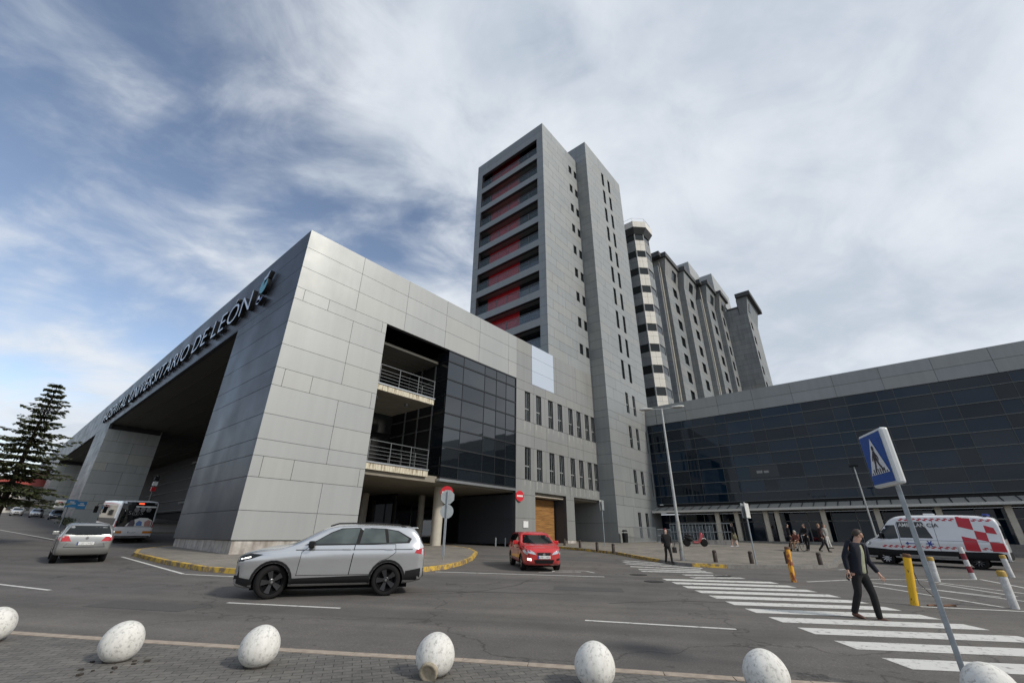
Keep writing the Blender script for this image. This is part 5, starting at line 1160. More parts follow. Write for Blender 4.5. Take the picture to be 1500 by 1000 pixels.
m = MB(); m.tube([(0, 0, -.1), (0, 0, 3.3)], .035, 12); m.build('pole', M_galv, t, local=True); M_sred = plain('sign_red', (.55, .01, .02), .4)
disc('red_plate', M_sred, 28, .34, 3.14, -.05, t); m = MB(); m.obox(Vector((0, 0, 3.14))-vd*.07, (sdv, Vector((0, 0, 1)), vd), (.26, .055, .004)); m.build('white_bar', M_plate, t, local=True)
x, y = 31.4, YA-.10; t = thing('no_entry_sign', 'red no entry sign fixed to the corner of the grey pillar', 'traffic sign', (x, y, 4.83)); vd = Vector((.25, 1, 0)).normalized(); sdv = Vector((vd.y, -vd.x, 0))
disc('red_plate', M_sred, 28, .46, 0, -.07, t); m = MB(); m.obox(-vd*.09, (sdv, Vector((0, 0, 1)), vd), (.33, .07, .004)); m.build('white_bar', M_plate, t, local=True); m = MB(); m.box(-.03, -.09, -.03, .03, .09, .03); m.build('bracket', M_galv, t, local=True)
t = thing('notice_board', 'small white notice on the grey pillar above the red car', 'notice', (32.4, YA-.03, 2.5)); m = MB(); m.box(-.35, -.02, -.27, .35, .0, .27); m.build('panel', M_plate, t, local=True); m = MB(); m.box(-.37, -.008, -.29, .37, .01, .29); m.build('frame', M_alu, t, local=True)
for i, (x, y, hh, tl) in enumerate(((36.0, 19.9, 3.7, 0), (25.47, 5.86, 2.85, 0))):
    t = thing('twin_sign', ['grey pole carrying two upright plates seen edge on, behind the red car', 'grey pole carrying two plates seen edge on, between two short bollards'][i], 'traffic sign', (x, y, plz(x, y)), 0, 'poles with paired sign plates')
    m = MB(); m.tube([(0, 0, -.1), (0, 0, hh)], .035, 10); smooth_angle(m.build('pole', M_galv, t, local=True)); v_ = Vector((x, y, 0)).normalized(); s_ = Vector((v_.y, -v_.x, 0)); w_ = (v_*.97+s_*.25).normalized(); n_ = Vector((-w_.y, w_.x, 0))
    for q in (-1, 1):
        m = MB(); m.obox(Vector((0, 0, hh-.42))+n_*q*.09, (w_, n_, Vector((0, 0, 1))), (.35, .012, .42 if i == 0 else .35)); m.build('plate', M_wpost if q*(1-2*i) > 0 else M_sback, t, local=True, bevel=.005)
# blue direction boards far left
x, y = 7.0, 74.5; t = thing('direction_sign', 'blue and white direction boards on a post at the far left pillars', 'direction sign', (x, y, gz(x, y))); vd = Vector((x, y, 0)).normalized(); sdv = Vector((vd.y, -vd.x, 0))
m = MB(); m.tube([(0, 0, 0), (0, 0, 3.0)], .06, 8); m.build('pole', M_galv, t, local=True)
for k, (ox, w_, z_) in enumerate(((-.75, .45, 2.5), (.2, .5, 2.6), (1.1, .42, 2.45))):
    m = MB(); m.obox(Vector((0, 0, z_))+sdv*ox-vd*.08, (sdv, Vector((0, 0, 1)), vd), (w_, .42, .02)); m.build('board', [M_plate, plain('board_blue', (.02, .2, .42), .5), MATS['board_blue']][k], t, local=True)
    m = MB(); m.obox(Vector((0, 0, z_))+sdv*ox-vd*.11, (sdv, Vector((0, 0, 1)), vd), (w_*.7, .05, .004)); m.obox(Vector((0, 0, z_+.18))+sdv*ox-vd*.11, (sdv, Vector((0, 0, 1)), vd), (w_*.4, .05, .004)); m.build('arrow', [M_tail, M_plate, M_plate][k], t, local=True)
m = MB(); m.tube([(-.8, 0, 2.6), (1.6, 0, 2.6)], .04, 6); m.xf(Matrix((sdv, vd, Vector((0, 0, 1)))).transposed().to_4x4()); m.build('cross_bar', M_galv, t, local=True)
# traffic light by the bus
x, y = 11.6, 60; t = thing('signal_post', 'signal post with small lit boxes beside the dark pillar behind the bus', 'signal', (x, y, gz(x, y)+.1)); m = MB(); m.tube([(0, 0, 0), (0, 0, 5.6)], .07, 8); m.build('pole', M_mull, t, local=True)
for k, mt in enumerate((M_red, M_plate, M_trim)): m = MB(); m.box(-.2, -.2, 4.0+.55*k, .2, .1, 4.4+.55*k); m.build('box', mt, t, local=True)
# bin, fences
x, y = 46.6, 23.2; t = thing('litter_bin', 'black litter bin standing against the foot of the grey tower', 'bin', (x, y, plz(x, y))); m = MB(); m.lathe([(.28, .05), (.32, .9), (.34, .95), (.25, 1.0)], n=16); m.build('bucket', M_trim, t, local=True); m = MB(); m.lathe([(.22, 1.15), (.34, 1.12), (.2, 1.3)], n=16); m.tube([(-.3, 0, .9), (-.3, 0, 1.15)], .02, 5); m.build('lid', M_trim, t, local=True)
def fence(label, a, c, zb, h_, n, cat='railing', mat=None, rails=(0, .5, 1)):
    a, c = Vector((*a, 0)), Vector((*c, 0)); t = thing('railing', label, cat, (a.x, a.y, zb)); d = c-a; mat = mat or M_galv
    m = MB()
    for k in range(n+1): p = d*k/n; m.tube([p, p+Vector((0, 0, h_))], .02, 5)
    m.build('bars', mat, t, local=True); m = MB()
    for r_ in rails: m.tube([Vector((0, 0, .05+(h_-.05)*r_)), d+Vector((0, 0, .05+(h_-.05)*r_))], .03, 6)
    m.build('rails', mat, t, local=True); return t
fence('grey barred railing along the foot of the tower beside the litter bin', (47.6, 22.6), (52.6, 22.2), 1.1, 1.5, 30, rails=(0, 1))
fence('grey barred gate between the tower foot and the dark entrance', (53.0, 22.2), (54.6, 21.2), 1.05, 1.4, 12)
t = fence('tall pale railing on the ramp behind the parked scooter', (44, 17.1), (44, 11.6), 1.3, 1.45, 18); 
m = MB()
for k in range(5): m.box(44.03, 13.2+.8*k, 1.45, 44.05, 13.9+.8*k, 2.6)
m.build('glass_panel', M_bal, t)
m = MB(); m.box(43.8, 11.3, .7, 44.2, 14.0, 1.4); m.box(43.8, 14.0, .7, 44.2, 17.3, 1.15); tag(m.build('ramp_wall', M_conc), 'low pale concrete wall below the ramp railing', 'wall')
fence('thin handrail on the entrance steps behind the standing people', (54.5, 8.4), (56.5, 8.4), 1.0, 1.2, 2)

# ------------------------------------------------------------------ people
def skinmesh(name, P_, E_, mat, parent, subd=2, smooth=True):
    """P_: list of (co, rx, ry); E_: edges; grown with the skin modifier, first vertex is the root"""
    me = bpy.data.meshes.new(name); me.from_pydata([p[0] for p in P_], E_, []); ob = bpy.data.objects.new(name, me); S.collection.objects.link(ob)
    ob.modifiers.new('k', 'SKIN'); sv = me.skin_vertices[0].data
    for i, p in enumerate(P_): sv[i].radius = (p[1], p[2] if len(p) > 2 else p[1]); sv[i].use_root = (i == 0)
    sb = ob.modifiers.new('s', 'SUBSURF'); sb.levels = sb.render_levels = subd
    m2 = eval_mesh(ob); ob.modifiers.clear(); ob.data = m2; m2.materials.clear(); m2.materials.append(mat)
    m2.polygons.foreach_set('use_smooth', [True]*len(m2.polygons)); ob.parent = parent; return ob
class Chain:
    def __init__(s): s.P = []; s.E = []
    def add(s, pts, start=None):
        last = start
        for p in pts:
            s.P.append(p); i = len(s.P)-1
            if last is not None: s.E.append((last, i))
            last = i
        return last
M_skin = plain('skin', (.50, .30, .22), .55, 0, .1, 12); M_skin2 = plain('pale_skin', (.60, .40, .32), .55, 0, .1, 12)
def cloth(name, c, rough=.85): return plain(name, c, rough, 0, .25, 14, .15)
def lerp(a, c, t): return tuple(a[i]+(c[i]-a[i])*t for i in range(3))
def person(label, x, y, z, head, J, h=1.75, cl=None, skin=None, subd=1, detail=False, group=None, build=1.0, z0=0):
    """J: joints for a 1.75 m figure, x forward, y left. cl: clothing colours"""
    t = thing('person', label, 'person', (x, y, z), radians(head), group); t.rotation_mode = 'XYZ'
    if z0: t.rotation_mode = 'QUATERNION'; t.rotation_quaternion = (Matrix.Rotation(radians(z0), 3, Vector((-x, -y, 0)).normalized()) @ Matrix.Rotation(radians(head), 3, 'Z')).to_quaternion()
    k = h/1.75; t.scale = (k, k, k); sk = skin or M_skin; g = build
    j = J; pel = j['pelvis']; ch = j['chest']; nk = j['neck']; hd = j['head']; fx = j.get('look', (1, 0, 0))
    fv = Vector(fx).normalized(); up = Vector((0, 0, 1)); sd_ = up.cross(fv)
    B = Chain(); a = B.add([(pel, .105*g, .09*g), (lerp(pel, ch, .45), .10*g, .085*g), (ch, .11*g, .088*g), (lerp(ch, nk, .75), .075, .068), (nk, .052, .055)])
    hc = Vector(hd)
    B.add([(tuple(hc-up*.055-fv*.005), .058, .06), (tuple(hc+fv*.004+up*.015), .080, .088), (tuple(hc-fv*.012+up*.075), .070, .078)], a)
    jaw = B.add([(tuple(hc-up*.075+fv*.045), .036, .034)], len(B.P)-3)
    B.add([(tuple(hc+fv*.098-up*.005), .011, .011)], len(B.P)-3) if detail else None
    for s_, n in ((1, 'L'), (-1, 'R')):
        sh, el_, wr = j['sh'+n], j['el'+n], j['wr'+n]; q = B.add([(sh, .034*g), (lerp(sh, el_, .5), .036), (el_, .034), (lerp(el_, wr, .4), .034), (wr, .024)], 2)
        d = (Vector(wr)-Vector(el_)).normalized(); s2 = d.cross(fv).normalized() if abs(d.dot(fv)) < .95 else sd_
        pm = Vector(wr)+d*.055; q = B.add([(tuple(pm), .030, .018)], q)
        if detail:
            pr = d.cross(s2).normalized()
            for f in range(4):
                b0 = pm+d*.035+pr*(.030-.020*f); ln = (.034, .040, .038, .028)[f]; cv = s2*-.008*s_
                B.add([(tuple(b0), .0085), (tuple(b0+d*ln+cv), .0078), (tuple(b0+d*ln*1.7+cv*3), .0068)], q)
            B.add([(tuple(pm-d*.01+pr*.032), .010), (tuple(pm+d*.025+pr*.055), .009), (tuple(pm+d*.05+pr*.058), .0075)], q)
        else: B.add([(tuple(pm+d*.07), .022, .014)], q)
        hp, kn, an = j['hp'+n], j['kn'+n], j['an'+n]; q = B.add([(hp, .082*g), (lerp(hp, kn, .5), .068), (kn, .05), (lerp(kn, an, .35), .048), (an, .032)], 0)
        td = Vector(j.get('toe'+n, (1, 0, 0))); B.add([(tuple(Vector(an)+td*.08-up*.05), .022, .018)], q)
    skinmesh('body', B.P, B.E, sk, t, 2 if detail else 1)
    c = cl or {}
    if 'legs' in c:
        Cn = Chain(); r_ = Cn.add([(tuple(Vector(pel)+up*.09), .132*g, .115*g), (tuple(Vector(pel)), .138*g, .122*g), (tuple(Vector(pel)-up*.06), .13*g, .115*g)]); w = c.get('legw', 1)
        for n in 'LR':
            hp, kn, an = j['hp'+n], j['kn'+n], j['an'+n]; Cn.add([(lerp(hp, kn, .15), .095*g), (lerp(hp, kn, .55), .083*w), (kn, .066*w), (lerp(kn, an, .5), .064*w), (lerp(kn, an, .93), .056*w), (lerp(kn, an, 1.08), .054*w)], r_)
        skinmesh('trousers', Cn.P, Cn.E, c['legs'], t, 2)
    if 'skirt' in c:
        m = MB(); p = Vector(pel); m.lathe([(.13, .12), (.17, 0), (.21, -.2), (.24, -.38), (.22, -.40)], tuple(p), n=20); o = m.build('skirt', c['skirt'], t, smooth=True, local=True)
    if 'shirt' in c:
        Cn = Chain(); Cn.add([(tuple(Vector(pel)-up*.09), .140*g, .126*g), (tuple(Vector(pel)), .145*g, .128*g), (lerp(pel, ch, .5), .130*g, .112*g), (ch, .145*g, .118*g), (lerp(ch, nk, .7), .095, .085), (lerp(ch, nk, .85), .07, .07)]); skinmesh('shirt', Cn.P, Cn.E, c['shirt'], t, 2)
    if 'top' in c:
        Cn = Chain(); lo = c.get('toplow', .08); tw = c.get('topw', 1)
        r_ = Cn.add([(ch, .158*g*tw, .128*g*tw)]); Cn.add([(lerp(pel, ch, .45), .150*g*tw, .125*g*tw), (pel, .158*g*tw, .135*g*tw), (tuple(Vector(pel)-up*lo), .165*g*tw, .14*g*tw)], r_)
        Cn.add([(lerp(ch, nk, .6), .115, .10), (lerp(ch, nk, .95), .068, .066)], r_)
        for n in 'LR':
            sh, el_, wr = j['sh'+n], j['el'+n], j['wr'+n]; Cn.add([(sh, .088*g), (lerp(sh, el_, .5), .072), (el_, .062), (lerp(el_, wr, .5), .055), (lerp(el_, wr, .96), .047)], r_)
        o = skinmesh(c.get('topname', 'jacket'), Cn.P, Cn.E, c['top'], t, 2)
        if 'open' in c:   # jacket hangs open: cut a wedge out of the front
            bm = bmesh.new(); bm.from_mesh(o.data); of = Vector(c['open']).normalized(); ctr = Vector(ch)
            dl = []
            for f in bm.faces:
                q = f.calc_center_median(); v = Vector((q.x-ctr.x, q.y-ctr.y, 0)); zz = (q.z-pel[2])/(nk[2]-pel[2])
                if v.length < (.24 if zz < .6 else .165) and zz < .97:
                    ang = abs(math.degrees(v.angle(of))) if v.length > .01 else 0
                    if ang < c.get('openw', 34)*(1 if zz < .55 else .7) + min(.9, 1-zz)*10: dl.append(f)
            bmesh.ops.delete(bm, geom=dl, context='FACES'); r2_ = bmesh.ops.solidify(bm, geom=bm.faces[:], thickness=.012); bm.to_mesh(o.data); bm.free()
    sm = c.get('shoes', plain('dark_shoe', (.03, .022, .018), .5))
    for n in 'LR':
        an = Vector(j['an'+n]); td = Vector(j.get('toe'+n, (1, 0, 0))).normalized(); m = Chain(); m.add([(tuple(an-td*.05-up*.03), .048, .052), (tuple(an+td*.05-up*.043), .050, .048), (tuple(an+td*.14-up*.058), .050, .036), (tuple(an+td*.20-up*.068), .034, .022)]); skinmesh('shoe', m.P, m.E, sm, t, 1)
    hm = c.get('hair'); 
    if hm:
        m = MB(); hv = []; ns, nr = 14, 9; L_ = c.get('hairl', 0)
        for i in range(nr+1):
            th = pi*.62*i/nr
            for k_ in range(ns):
                a = 2*pi*k_/ns; front = cos(a)
                lim = .50 if front > .3 else (.8 if front > -.1 else 1.0); tt = th*(lim if i > 0 else 1)
                r0 = .098; q = hc+up*(.025+r0*1.12*cos(tt))-fv*.014+fv*r0*1.05*sin(tt)*cos(a)+sd_*r0*.93*sin(tt)*sin(a)
                if L_ and front < .4 and i > nr-4: q = q-up*L_*(i-(nr-4))/4
                hv.append(q+Vector((0, 0, noise.noise(q*30)*.006)))
        f = [(i*ns+k_, i*ns+(k_+1) % ns, (i+1)*ns+(k_+1) % ns, (i+1)*ns+k_) for i in range(nr) for k_ in range(ns)]; m.add(hv, f); m.build('hair', hm, t, smooth=True, local=True)
    if detail:
        for s_ in (1, -1):
            m = MB(); e = hc+fv*.083+sd_*.032*s_+up*.014; m.lathe([(.001, -.009), (.005, -.004), (.007, 0), (.005, .004), (.001, .009)], tuple(e), n=10); m.build('eye', plain('eye_dark', (.04, .03, .025), .3), t, smooth=True, local=True)
            m = Chain(); e = hc+sd_*.085*s_-up*.002-fv*.005; m.add([(tuple(e-up*.025), .010, .008), (tuple(e), .014, .008), (tuple(e+up*.022-fv*.004), .012, .008)]); skinmesh('ear', m.P, m.E, sk, t, 1)
        m = MB(); m.obox(hc+fv*.082-up*.045, (sd_, up, fv), (.024, .004, .006)); m.build('mouth', plain('lip', (.30, .12, .10), .6), t, local=True)
    return t
def stand(**kw):
    J = dict(pelvis=(0, 0, .95), chest=(.02, 0, 1.32), neck=(.01, 0, 1.51), head=(.03, 0, 1.63), shL=(0, .18, 1.42), elL=(-.03, .23, 1.13), wrL=(.05, .24, .90), shR=(0, -.18, 1.42), elR=(-.03, -.23, 1.13), wrR=(.05, -.24, .90),
             hpL=(0, .09, .90), knL=(.03, .10, .50), anL=(0, .10, .09), hpR=(0, -.09, .90), knR=(.03, -.10, .50), anR=(0, -.10, .09)); J.update(kw); return J
navy = cloth('navy_wool', (.009, .011, .021), .95); blackc = cloth('black_cloth', (.008, .008, .009), .95); olive = cloth('pale_green_cotton', (.30, .31, .21)); brownsh = plain('brown_leather', (.09, .035, .02), .45)
hairb = cloth('dark_brown_hair', (.035, .02, .012), .6); hairr = cloth('red_hair', (.20, .02, .02), .6); hairl = cloth('light_brown_hair', (.22, .13, .07), .6)
# the man on the crossing
J = stand(pelvis=(.0, 0, .93), chest=(-.01, .0, 1.30), neck=(-.0, 0, 1.50), head=(.03, .02, 1.625), look=(.75, .75, .02),
          shR=(-.02, -.20, 1.42), elR=(-.08, -.27, 1.13), wrR=(-.02, -.27, .87), shL=(-.0, .20, 1.42), elL=(-.04, .35, 1.15), wrL=(.12, .43, .93),
          hpR=(-.01, -.09, .89), knR=(.04, -.09, .49), anR=(-.06, -.09, .085), hpL=(.01, .09, .89), knL=(.17, .15, .50), anL=(.22, .22, .10), toeL=(.8, .5, .2), toeR=(.9, .35, 0))
mp_ = person('man in navy jacket and pale green shirt striding over the crossing, looking sideways', 12.95, 1.16, gz(12.95, 1.16)+.002, -122, J, 1.77, dict(legs=blackc, shirt=olive, top=navy, open=(1, .1, 0), openw=30, toplow=.13, shoes=brownsh, hair=hairb, legw=1.12, topw=1.12), detail=True, build=1.1, z0=-12)
m = MB(); m.obox((-.01, -.285, .76), ((1, 0, 0), (0, 1, 0), (0, 0, 1)), (.035, .005, .07)); t = tag(m.build('phone', M_trim, None, local=True, bevel=.004), "dark phone held low in the walking man's hand", 'phone'); t.location = mp_.location; t.rotation_mode = 'QUATERNION'; t.rotation_quaternion = mp_.rotation_quaternion; t.scale = mp_.scale
# woman with red hair
J = stand(anL=(.26, .09, .10), knL=(.20, .09, .50), anR=(-.22, -.09, .12), knR=(-.02, -.09, .50), wrL=(.14, .20, 1.0), elL=(.0, .25, 1.16), wrR=(.10, -.24, .98))
wx, wy = 23.7, 9.5; wz = gz(wx, wy)+.01
person('woman with red hair in black clothes stepping onto the far crossing', wx, wy, wz, -140, J, 1.66, dict(legs=blackc, top=blackc, toplow=.16, hair=hairr, hairl=.06, topw=1.12), skin=M_skin2, build=1.1, subd=1)
m = MB(); a = radians(-140); m.obox((wx-sin(a)*.36, wy+cos(a)*.36, wz+.66), ((cos(a), sin(a), 0), (-sin(a), cos(a), 0), (0, 0, 1)), (.17, .06, .13)); q = Vector((wx-sin(a)*.36, wy+cos(a)*.36, wz+.78)); m.tube([q+Vector((cos(a)*.1, sin(a)*.1, 0)), q+Vector((sin(a)*-.1, cos(a)*.1, .28)), q-Vector((cos(a)*.1, sin(a)*.1, 0))], .012, 6)
tag(m.build('handbag', cloth('black_leather', (.01, .01, .011), .4), bevel=.03), 'black bag carried by the woman with red hair', 'bag')
gp = 'people in front of the glazed building'
J = stand(anL=(.25, .09, .10), knL=(.22, .09, .50), anR=(-.20, -.09, .12)); x, y = 39.35, 10.27
person('person in dark top and khaki skirt walking past the ramp', x, y, plz(x, y), 120, J, 1.74, dict(skirt=cloth('khaki_cotton', (.13, .12, .07)), top=blackc, hair=hairb, hairl=.12, shoes=plain('white_shoe', (.6, .6, .6)))); 
J = stand(anL=(.22, .09, .10), knL=(.2, .09, .5), anR=(-.18, -.09, .12)); x, y = 42.9, 7.05
person('person in black standing behind the rusty yellow post', x, y, plz(x, y), -70, J, 1.74, dict(legs=blackc, top=blackc, toplow=.1, hair=hairb))
x, y = 38.2, 5.25; J = stand(wrL=(.42, .22, 1.02), wrR=(.42, -.22, 1.02), elL=(.15, .26, 1.12), elR=(.15, -.26, 1.12), anL=(.15, .09, .1))
person('person in black pushing the wheelchair', x, y, plz(x, y), 150, J, 1.72, dict(legs=blackc, top=blackc, toplow=.2, hair=hairb, hairl=.05))
x, y = 37.35, 5.75; wa = 150; seat = stand(pelvis=(0, 0, .55), chest=(.0, 0, .92), neck=(.02, 0, 1.10), head=(.06, 0, 1.22), shL=(0, .18, 1.02), elL=(.05, .25, .78), wrL=(.3, .2, .70), shR=(0, -.18, 1.02), elR=(.05, -.25, .78), wrR=(.3, -.2, .70), hpL=(.05, .09, .53), knL=(.45, .12, .56), anL=(.55, .12, .17), hpR=(.05, -.09, .53), knR=(.45, -.12, .56), anR=(.55, -.12, .17))
person('person with pale hair in brown coat seated in the wheelchair', x, y, plz(x, y), wa, seat, 1.68, dict(legs=cloth('tan_trousers', (.20, .12, .07)), top=cloth('brown_red_wool', (.16, .05, .035)), hair=cloth('grey_hair', (.5, .48, .44))))
t = thing('wheelchair', 'wheelchair with large spoked wheels on the plaza', 'wheelchair', (x, y, plz(x, y)), radians(wa))
m = MB(); m.box(-.22, -.22, .46, .28, .22, .50); m.build('seat', blackc, t, local=True); m = MB(); m.box(-.26, -.22, .5, -.22, .22, .95); m.build('backrest', blackc, t, local=True)
for q in (1, -1):
    m = MB(); m.tube([(-.1+.30*cos(2*pi*k/20), q*.30, .31+.30*sin(2*pi*k/20)) for k in range(21)], .016, 6, cap=False)
    for k in range(8): m.tube([(-.1, q*.30, .31), (-.1+.29*cos(pi*k/4), q*.30, .31+.29*sin(pi*k/4))], .004, 4)
    m.build('wheel', M_tyre, t, local=True)
    m = MB(); m.lathe([(.09, -.015), (.09, .015)], n=12); m.xf(Matrix.Translation((.42, q*.24, .09)) @ Matrix.Rotation(pi/2, 4, 'X')); m.build('caster', M_tyre, t, local=True)
    m = MB(); m.tube([(-.24, q*.24, .3), (-.24, q*.24, .98), (-.38, q*.24, 1.0)], .014, 6); m.tube([(-.24, q*.24, .48), (.3, q*.24, .48), (.45, q*.24, .15), (.55, q*.2, .12)], .014, 6); m.build('side_frame', M_alu, t, local=True)
x, y = 37.3, 4.3; J = stand(anL=(.28, .09, .10), knL=(.24, .09, .50), anR=(-.28, -.09, .14), wrL=(.2, .1, 1.25), elL=(.02, .26, 1.15), chest=(.05, 0, 1.32))
person('person in black jacket and red scarf striding with hand raised', x, y, plz(x, y), -70, J, 1.74, dict(legs=blackc, top=cloth('black_red_cloth', (.035, .012, .012)), hair=hairl, hairl=.05))
x, y = 44.6, 4.75; J = stand(anL=(.12, .09, .10))
person('person in striped grey top and white trousers beside the column', x, y, plz(x, y), -120, J, 1.76, dict(legs=cloth('white_trousers', (.62, .60, .56)), top=cloth('striped_grey_knit', (.30, .29, .27)), toplow=.1, hair=hairl))
# scooter
x, y = 37.6, 12.75; t = thing('scooter', 'dark and red motor scooter parked before the ramp railing', 'motor scooter', (x, y, plz(x, y)), radians(-62))
M_scr = paint('scooter_red', (.40, .02, .03), 0, .3)
for wx_ in (-.62, .66):
    m = MB(); m.lathe([(.16, -.05), (.26, -.06), (.29, 0), (.26, .06), (.16, .05)], n=24); m.xf(Matrix.Translation((wx_, 0, .29)) @ Matrix.Rotation(pi/2, 4, 'X')); m.build('wheel', M_tyre, t, smooth=True, local=True)
    m = MB(); m.lathe([(.15, -.03), (.15, .03), (.02, .03)], n=16); m.xf(Matrix.Translation((wx_, 0, .29)) @ Matrix.Rotation(pi/2, 4, 'X')); m.build('rim', M_rims, t, local=True)
C_ = Chain(); C_.add([((-.15, 0, .42), .12, .14), ((-.45, 0, .58), .12, .15), ((-.80, 0, .72), .07, .10)]); skinmesh('body', C_.P, C_.E, M_trim, t, 2)
C_ = Chain(); C_.add([((-.05, 0, .70), .09, .06), ((-.4, 0, .78), .12, .07), ((-.75, 0, .86), .08, .05)]); skinmesh('seat', C_.P, C_.E, blackc, t, 2)
C_ = Chain(); C_.add([((-.2, 0, .30), .10, .10), ((.25, 0, .28), .09, .10), ((.44, 0, .55), .12, .14), ((.52, 0, .88), .11, .15), ((.50, 0, 1.02), .09, .09)]); skinmesh('front_shield', C_.P, C_.E, M_scr, t, 2)
m = MB(); m.tube([(.50, -.32, 1.04), (.55, 0, 1.0), (.50, .32, 1.04)], .018, 8); m.tube([(.66, .06, .29), (.56, .05, .85)], .022, 8); m.build('handlebar', M_trim, t, local=True)
C_ = Chain(); C_.add([((.42, 0, .52), .10, .06), ((.70, 0, .60), .09, .03), ((.86, 0, .52), .06, .03)]); skinmesh('front_mudguard', C_.P, C_.E, M_wpost, t, 2)
# motorbike front at the left edge
x, y = 2.1, 68; 

# ------------------------------------------------------------------ vegetation and far houses
b = NB('conifer_needles'); n = b.noise(1.2, 4, .6); at = b.n('ShaderNodeAttribute', attribute_name='tint')
b.col(b.mul(b.ramp(n, [(.3, (.034, .052, .020)), (.7, (.10, .115, .05))]), b.ramp(at.outputs['Fac'], [(0, (.6, .6, .6)), (1, (1.3, 1.25, 1.1))]))); b.set(.7); M_ndl = b.m
M_bark = plain('brown_bark', (.075, .055, .04), .9, 0, .3, 8, .4)
def conifer(name, label, x, y, H_, R_, seed, group=None, lev=26, z0=.12, dens=1.0):
    random.seed(seed); t = thing(name, label, 'tree', (x, y, gz(x, y)), 0, group)
    m = MB(); m.tube([(0, 0, -.2), (.05, 0, H_*.3), (-.03, .04, H_*.7), (0, 0, H_)], [H_*.022, H_*.016, H_*.008, .02], 10); br, nd_ = m, MB()
    for l in range(lev):
        f = l/(lev-1); z = H_*(z0+(1-z0)*f**.92); nb = max(4, int(9*(1-f)+4)); 
        rad0 = R_*(1-f)**.85*(.62+.5*random.random())+.18
        for k in range(nb):
            a = 2*pi*(k+random.random()*.7)/nb+l*1.3; L_ = rad0*random.choice((.5, .7, .85, 1.0, 1.3))*random.uniform(.85, 1.1); dz_ = -random.uniform(.08, .32)*L_+(.55*f)*L_*.5
            d = Vector((cos(a), sin(a), 0)); s_ = Vector((-sin(a), cos(a), 0)); n_ = max(4, int(L_*3.2)); pts = []
            for i in range(n_+1):
                u = i/n_; pts.append(d*L_*u+Vector((0, 0, z+dz_*u*1.3+.16*L_*u*u*.9+random.uniform(-.03, .03))))
            br.tube([pts[0], pts[n_//2], pts[-1]], [.05*(1-f)+.015, .03*(1-f)+.01, .006], 4)
            for i in range(1, n_+1):
                u = i/n_; p = pts[i]; w = L_*.30*(1-u*.75)+.12
                for q in range(int((5+4*(1-u))*dens)):
                    off = s_*random.uniform(-w, w); c = p+off+d*random.uniform(-.18, .12)-Vector((0, 0, abs(off.length)*.16))
                    dir_ = (d*random.uniform(.6, 1)+s_*(off.dot(s_)/w)*.9+Vector((0, 0, random.uniform(-.35, .12)))).normalized(); ln = random.uniform(.16, .34)*(1+.3*(1-f)); wd_ = random.uniform(.03, .06)
                    sd2 = dir_.cross(Vector((random.uniform(-.3, .3), random.uniform(-.3, .3), 1))).normalized()*wd_
                    nd_.add([c-sd2, c+dir_*ln*.5-sd2*1.2, c+dir_*ln, c+dir_*ln*.5+sd2*1.2, c+sd2], [(0, 1, 2, 3, 4)])
                    if q % 2 == 0: nd_.add([c+Vector((0, 0, -.03)), c+dir_*ln*.7+Vector((0, 0, -.10)), c+dir_*ln+Vector((0, 0, .0))], [(0, 1, 2)])
    br.build('trunk', M_bark, t, local=True); nd_.build('crown', M_ndl, t, local=True); return t
conifer('spruce_tree', 'dark spruce with drooping tiers of branches at the left edge', 1.0, 45.0, 10.6, 2.9, 14, lev=20, z0=.27, dens=1.6)
def leafy(name, label, x, y, H_, R_, seed, group=None, col_=None):
    random.seed(seed); t = thing(name, label, 'tree', (x, y, gz(x, y)), 0, group); m = MB(); m.tube([(0, 0, -.2), (.1, 0, H_*.5), (0, .1, H_*.8)], [H_*.03, H_*.02, .03], 8)
    for k in range(6): a = k*1.05; m.tube([(.05, 0, H_*.4), (cos(a)*R_*.6, sin(a)*R_*.6, H_*.75)], [H_*.012, .02], 5)
    m.build('trunk', M_bark, t, local=True); m = MB()
    cl_ = [(random.uniform(-.7, .7)*R_, random.uniform(-.7, .7)*R_, H_*random.uniform(.45, .9), R_*random.uniform(.25, .5)) for _ in range(16)]
    for cx_, cy__, cz_, r_ in cl_:
        for q in range(160):
            v = Vector((random.gauss(0, 1), random.gauss(0, 1), random.gauss(0, 1))).normalized()*r_*random.uniform(.5, 1.05)+Vector((cx_, cy__, cz_)); a, c = Vector((random.gauss(0, 1), random.gauss(0, 1), random.gauss(0, 1))).normalized(), Vector((random.gauss(0, 1), random.gauss(0, 1), random.gauss(0, 1))).normalized()
            s_ = .16; m.add([v, v+a*s_, v+c*s_], [(0, 1, 2)])
    m.build('crown', col_ or M_ndl, t, local=True); return t
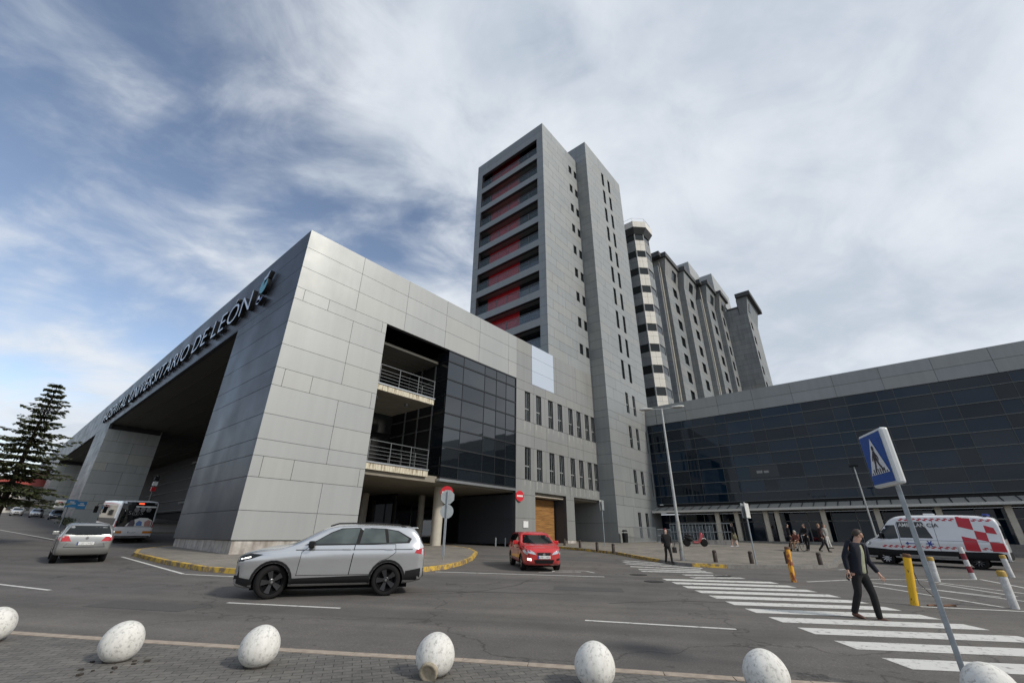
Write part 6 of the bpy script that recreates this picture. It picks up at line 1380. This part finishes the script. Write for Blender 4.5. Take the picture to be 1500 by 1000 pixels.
# house with red roof
def house(label, x, y, w, d, h_, rz, wall, roofm, seed):
    t = thing('house', label, 'house', (x, y, gz(x, y)), radians(rz)); m = MB(); m.box(-w/2, -d/2, -1, w/2, d/2, h_); m.build('wall', wall, t, local=True)
    m = MB(); m.add([(-w/2-.4, -d/2-.4, h_), (w/2+.4, -d/2-.4, h_), (w/2+.4, d/2+.4, h_), (-w/2-.4, d/2+.4, h_), (-w/2+2, 0, h_+2.2), (w/2-2, 0, h_+2.2)], [(0, 1, 5, 4), (2, 3, 4, 5), (0, 4, 3), (1, 2, 5), (0, 3, 2, 1)]); r_ = m.build('roof', roofm, t, local=True)
    m = MB(); m.box(-1, -.3, h_+.8, -.4, .3, h_+2.9); m.build('chimney', wall, r_, local=True)
    for f in range(int(h_//3)):
        for k in range(int(w//3)):
            xx = -w/2+1.5+3*k; m = MB(); m.box(xx-.5, -d/2-.05, 1+3*f, xx+.5, -d/2-.01, 2.4+3*f); w_ = m.build('window', M_win, t, local=True)
            m = MB(); m.box(xx-.58, -d/2-.04, .92+3*f, xx+.58, -d/2-.005, 2.48+3*f); m.build('frame', plain('shutter_brown', (.14, .08, .05)), w_, local=True)
    return t
M_hw = plain('white_house_wall', (.55, .53, .49), .8, 0, .2, 1); M_tile = plain('red_roof_tile', (.32, .055, .035), .75, 0, .3, 3); M_brick = plain('brick_red_wall', (.26, .09, .06), .85, 0, .3, 3)
house('white house with red tiled roof beyond the far left end of the road', 5.0, 178, 13, 9, 7.0, -4, M_hw, M_tile, 1)
house('low pale house with red roof at the very left edge', -9, 172, 10, 8, 5.0, 6, M_hw, M_tile, 2)
house('brick red house beside the road, outside the picture on the left', -34, 80, 26, 12, 8.5, -88, M_brick, M_tile, 3)
for i, (x, y, hh) in enumerate(((-22, 92, 7), (-16, 150, 8), (14, 190, 8))):
    leafy('leafy_tree', ['green tree beside the brick house left of the road', 'green tree before the far houses at the left', 'green tree behind the far pillars'][i], x, y, hh, hh*.4, 20+i, 'trees along the far road')
# low planting by the first far pillar
random.seed(3); m = MB()
for i in range(700):
    x = random.uniform(7.6, 8.6)+random.gauss(0, .2); y = random.uniform(76, 86); z = gz(x, y)+random.uniform(.1, .9); a = Vector((random.gauss(0, 1), random.gauss(0, 1), random.gauss(0, 1))).normalized()*.14; c = Vector((random.gauss(0, 1), random.gauss(0, 1), random.gauss(0, 1))).normalized()*.14
    v = Vector((x, y, z)); m.add([v, v+a, v+c], [(0, 1, 2)])
tag(m.build('hedge', M_ndl), 'low green bushes at the foot of the far pillar behind the blue signs', 'hedge', kind='stuff')
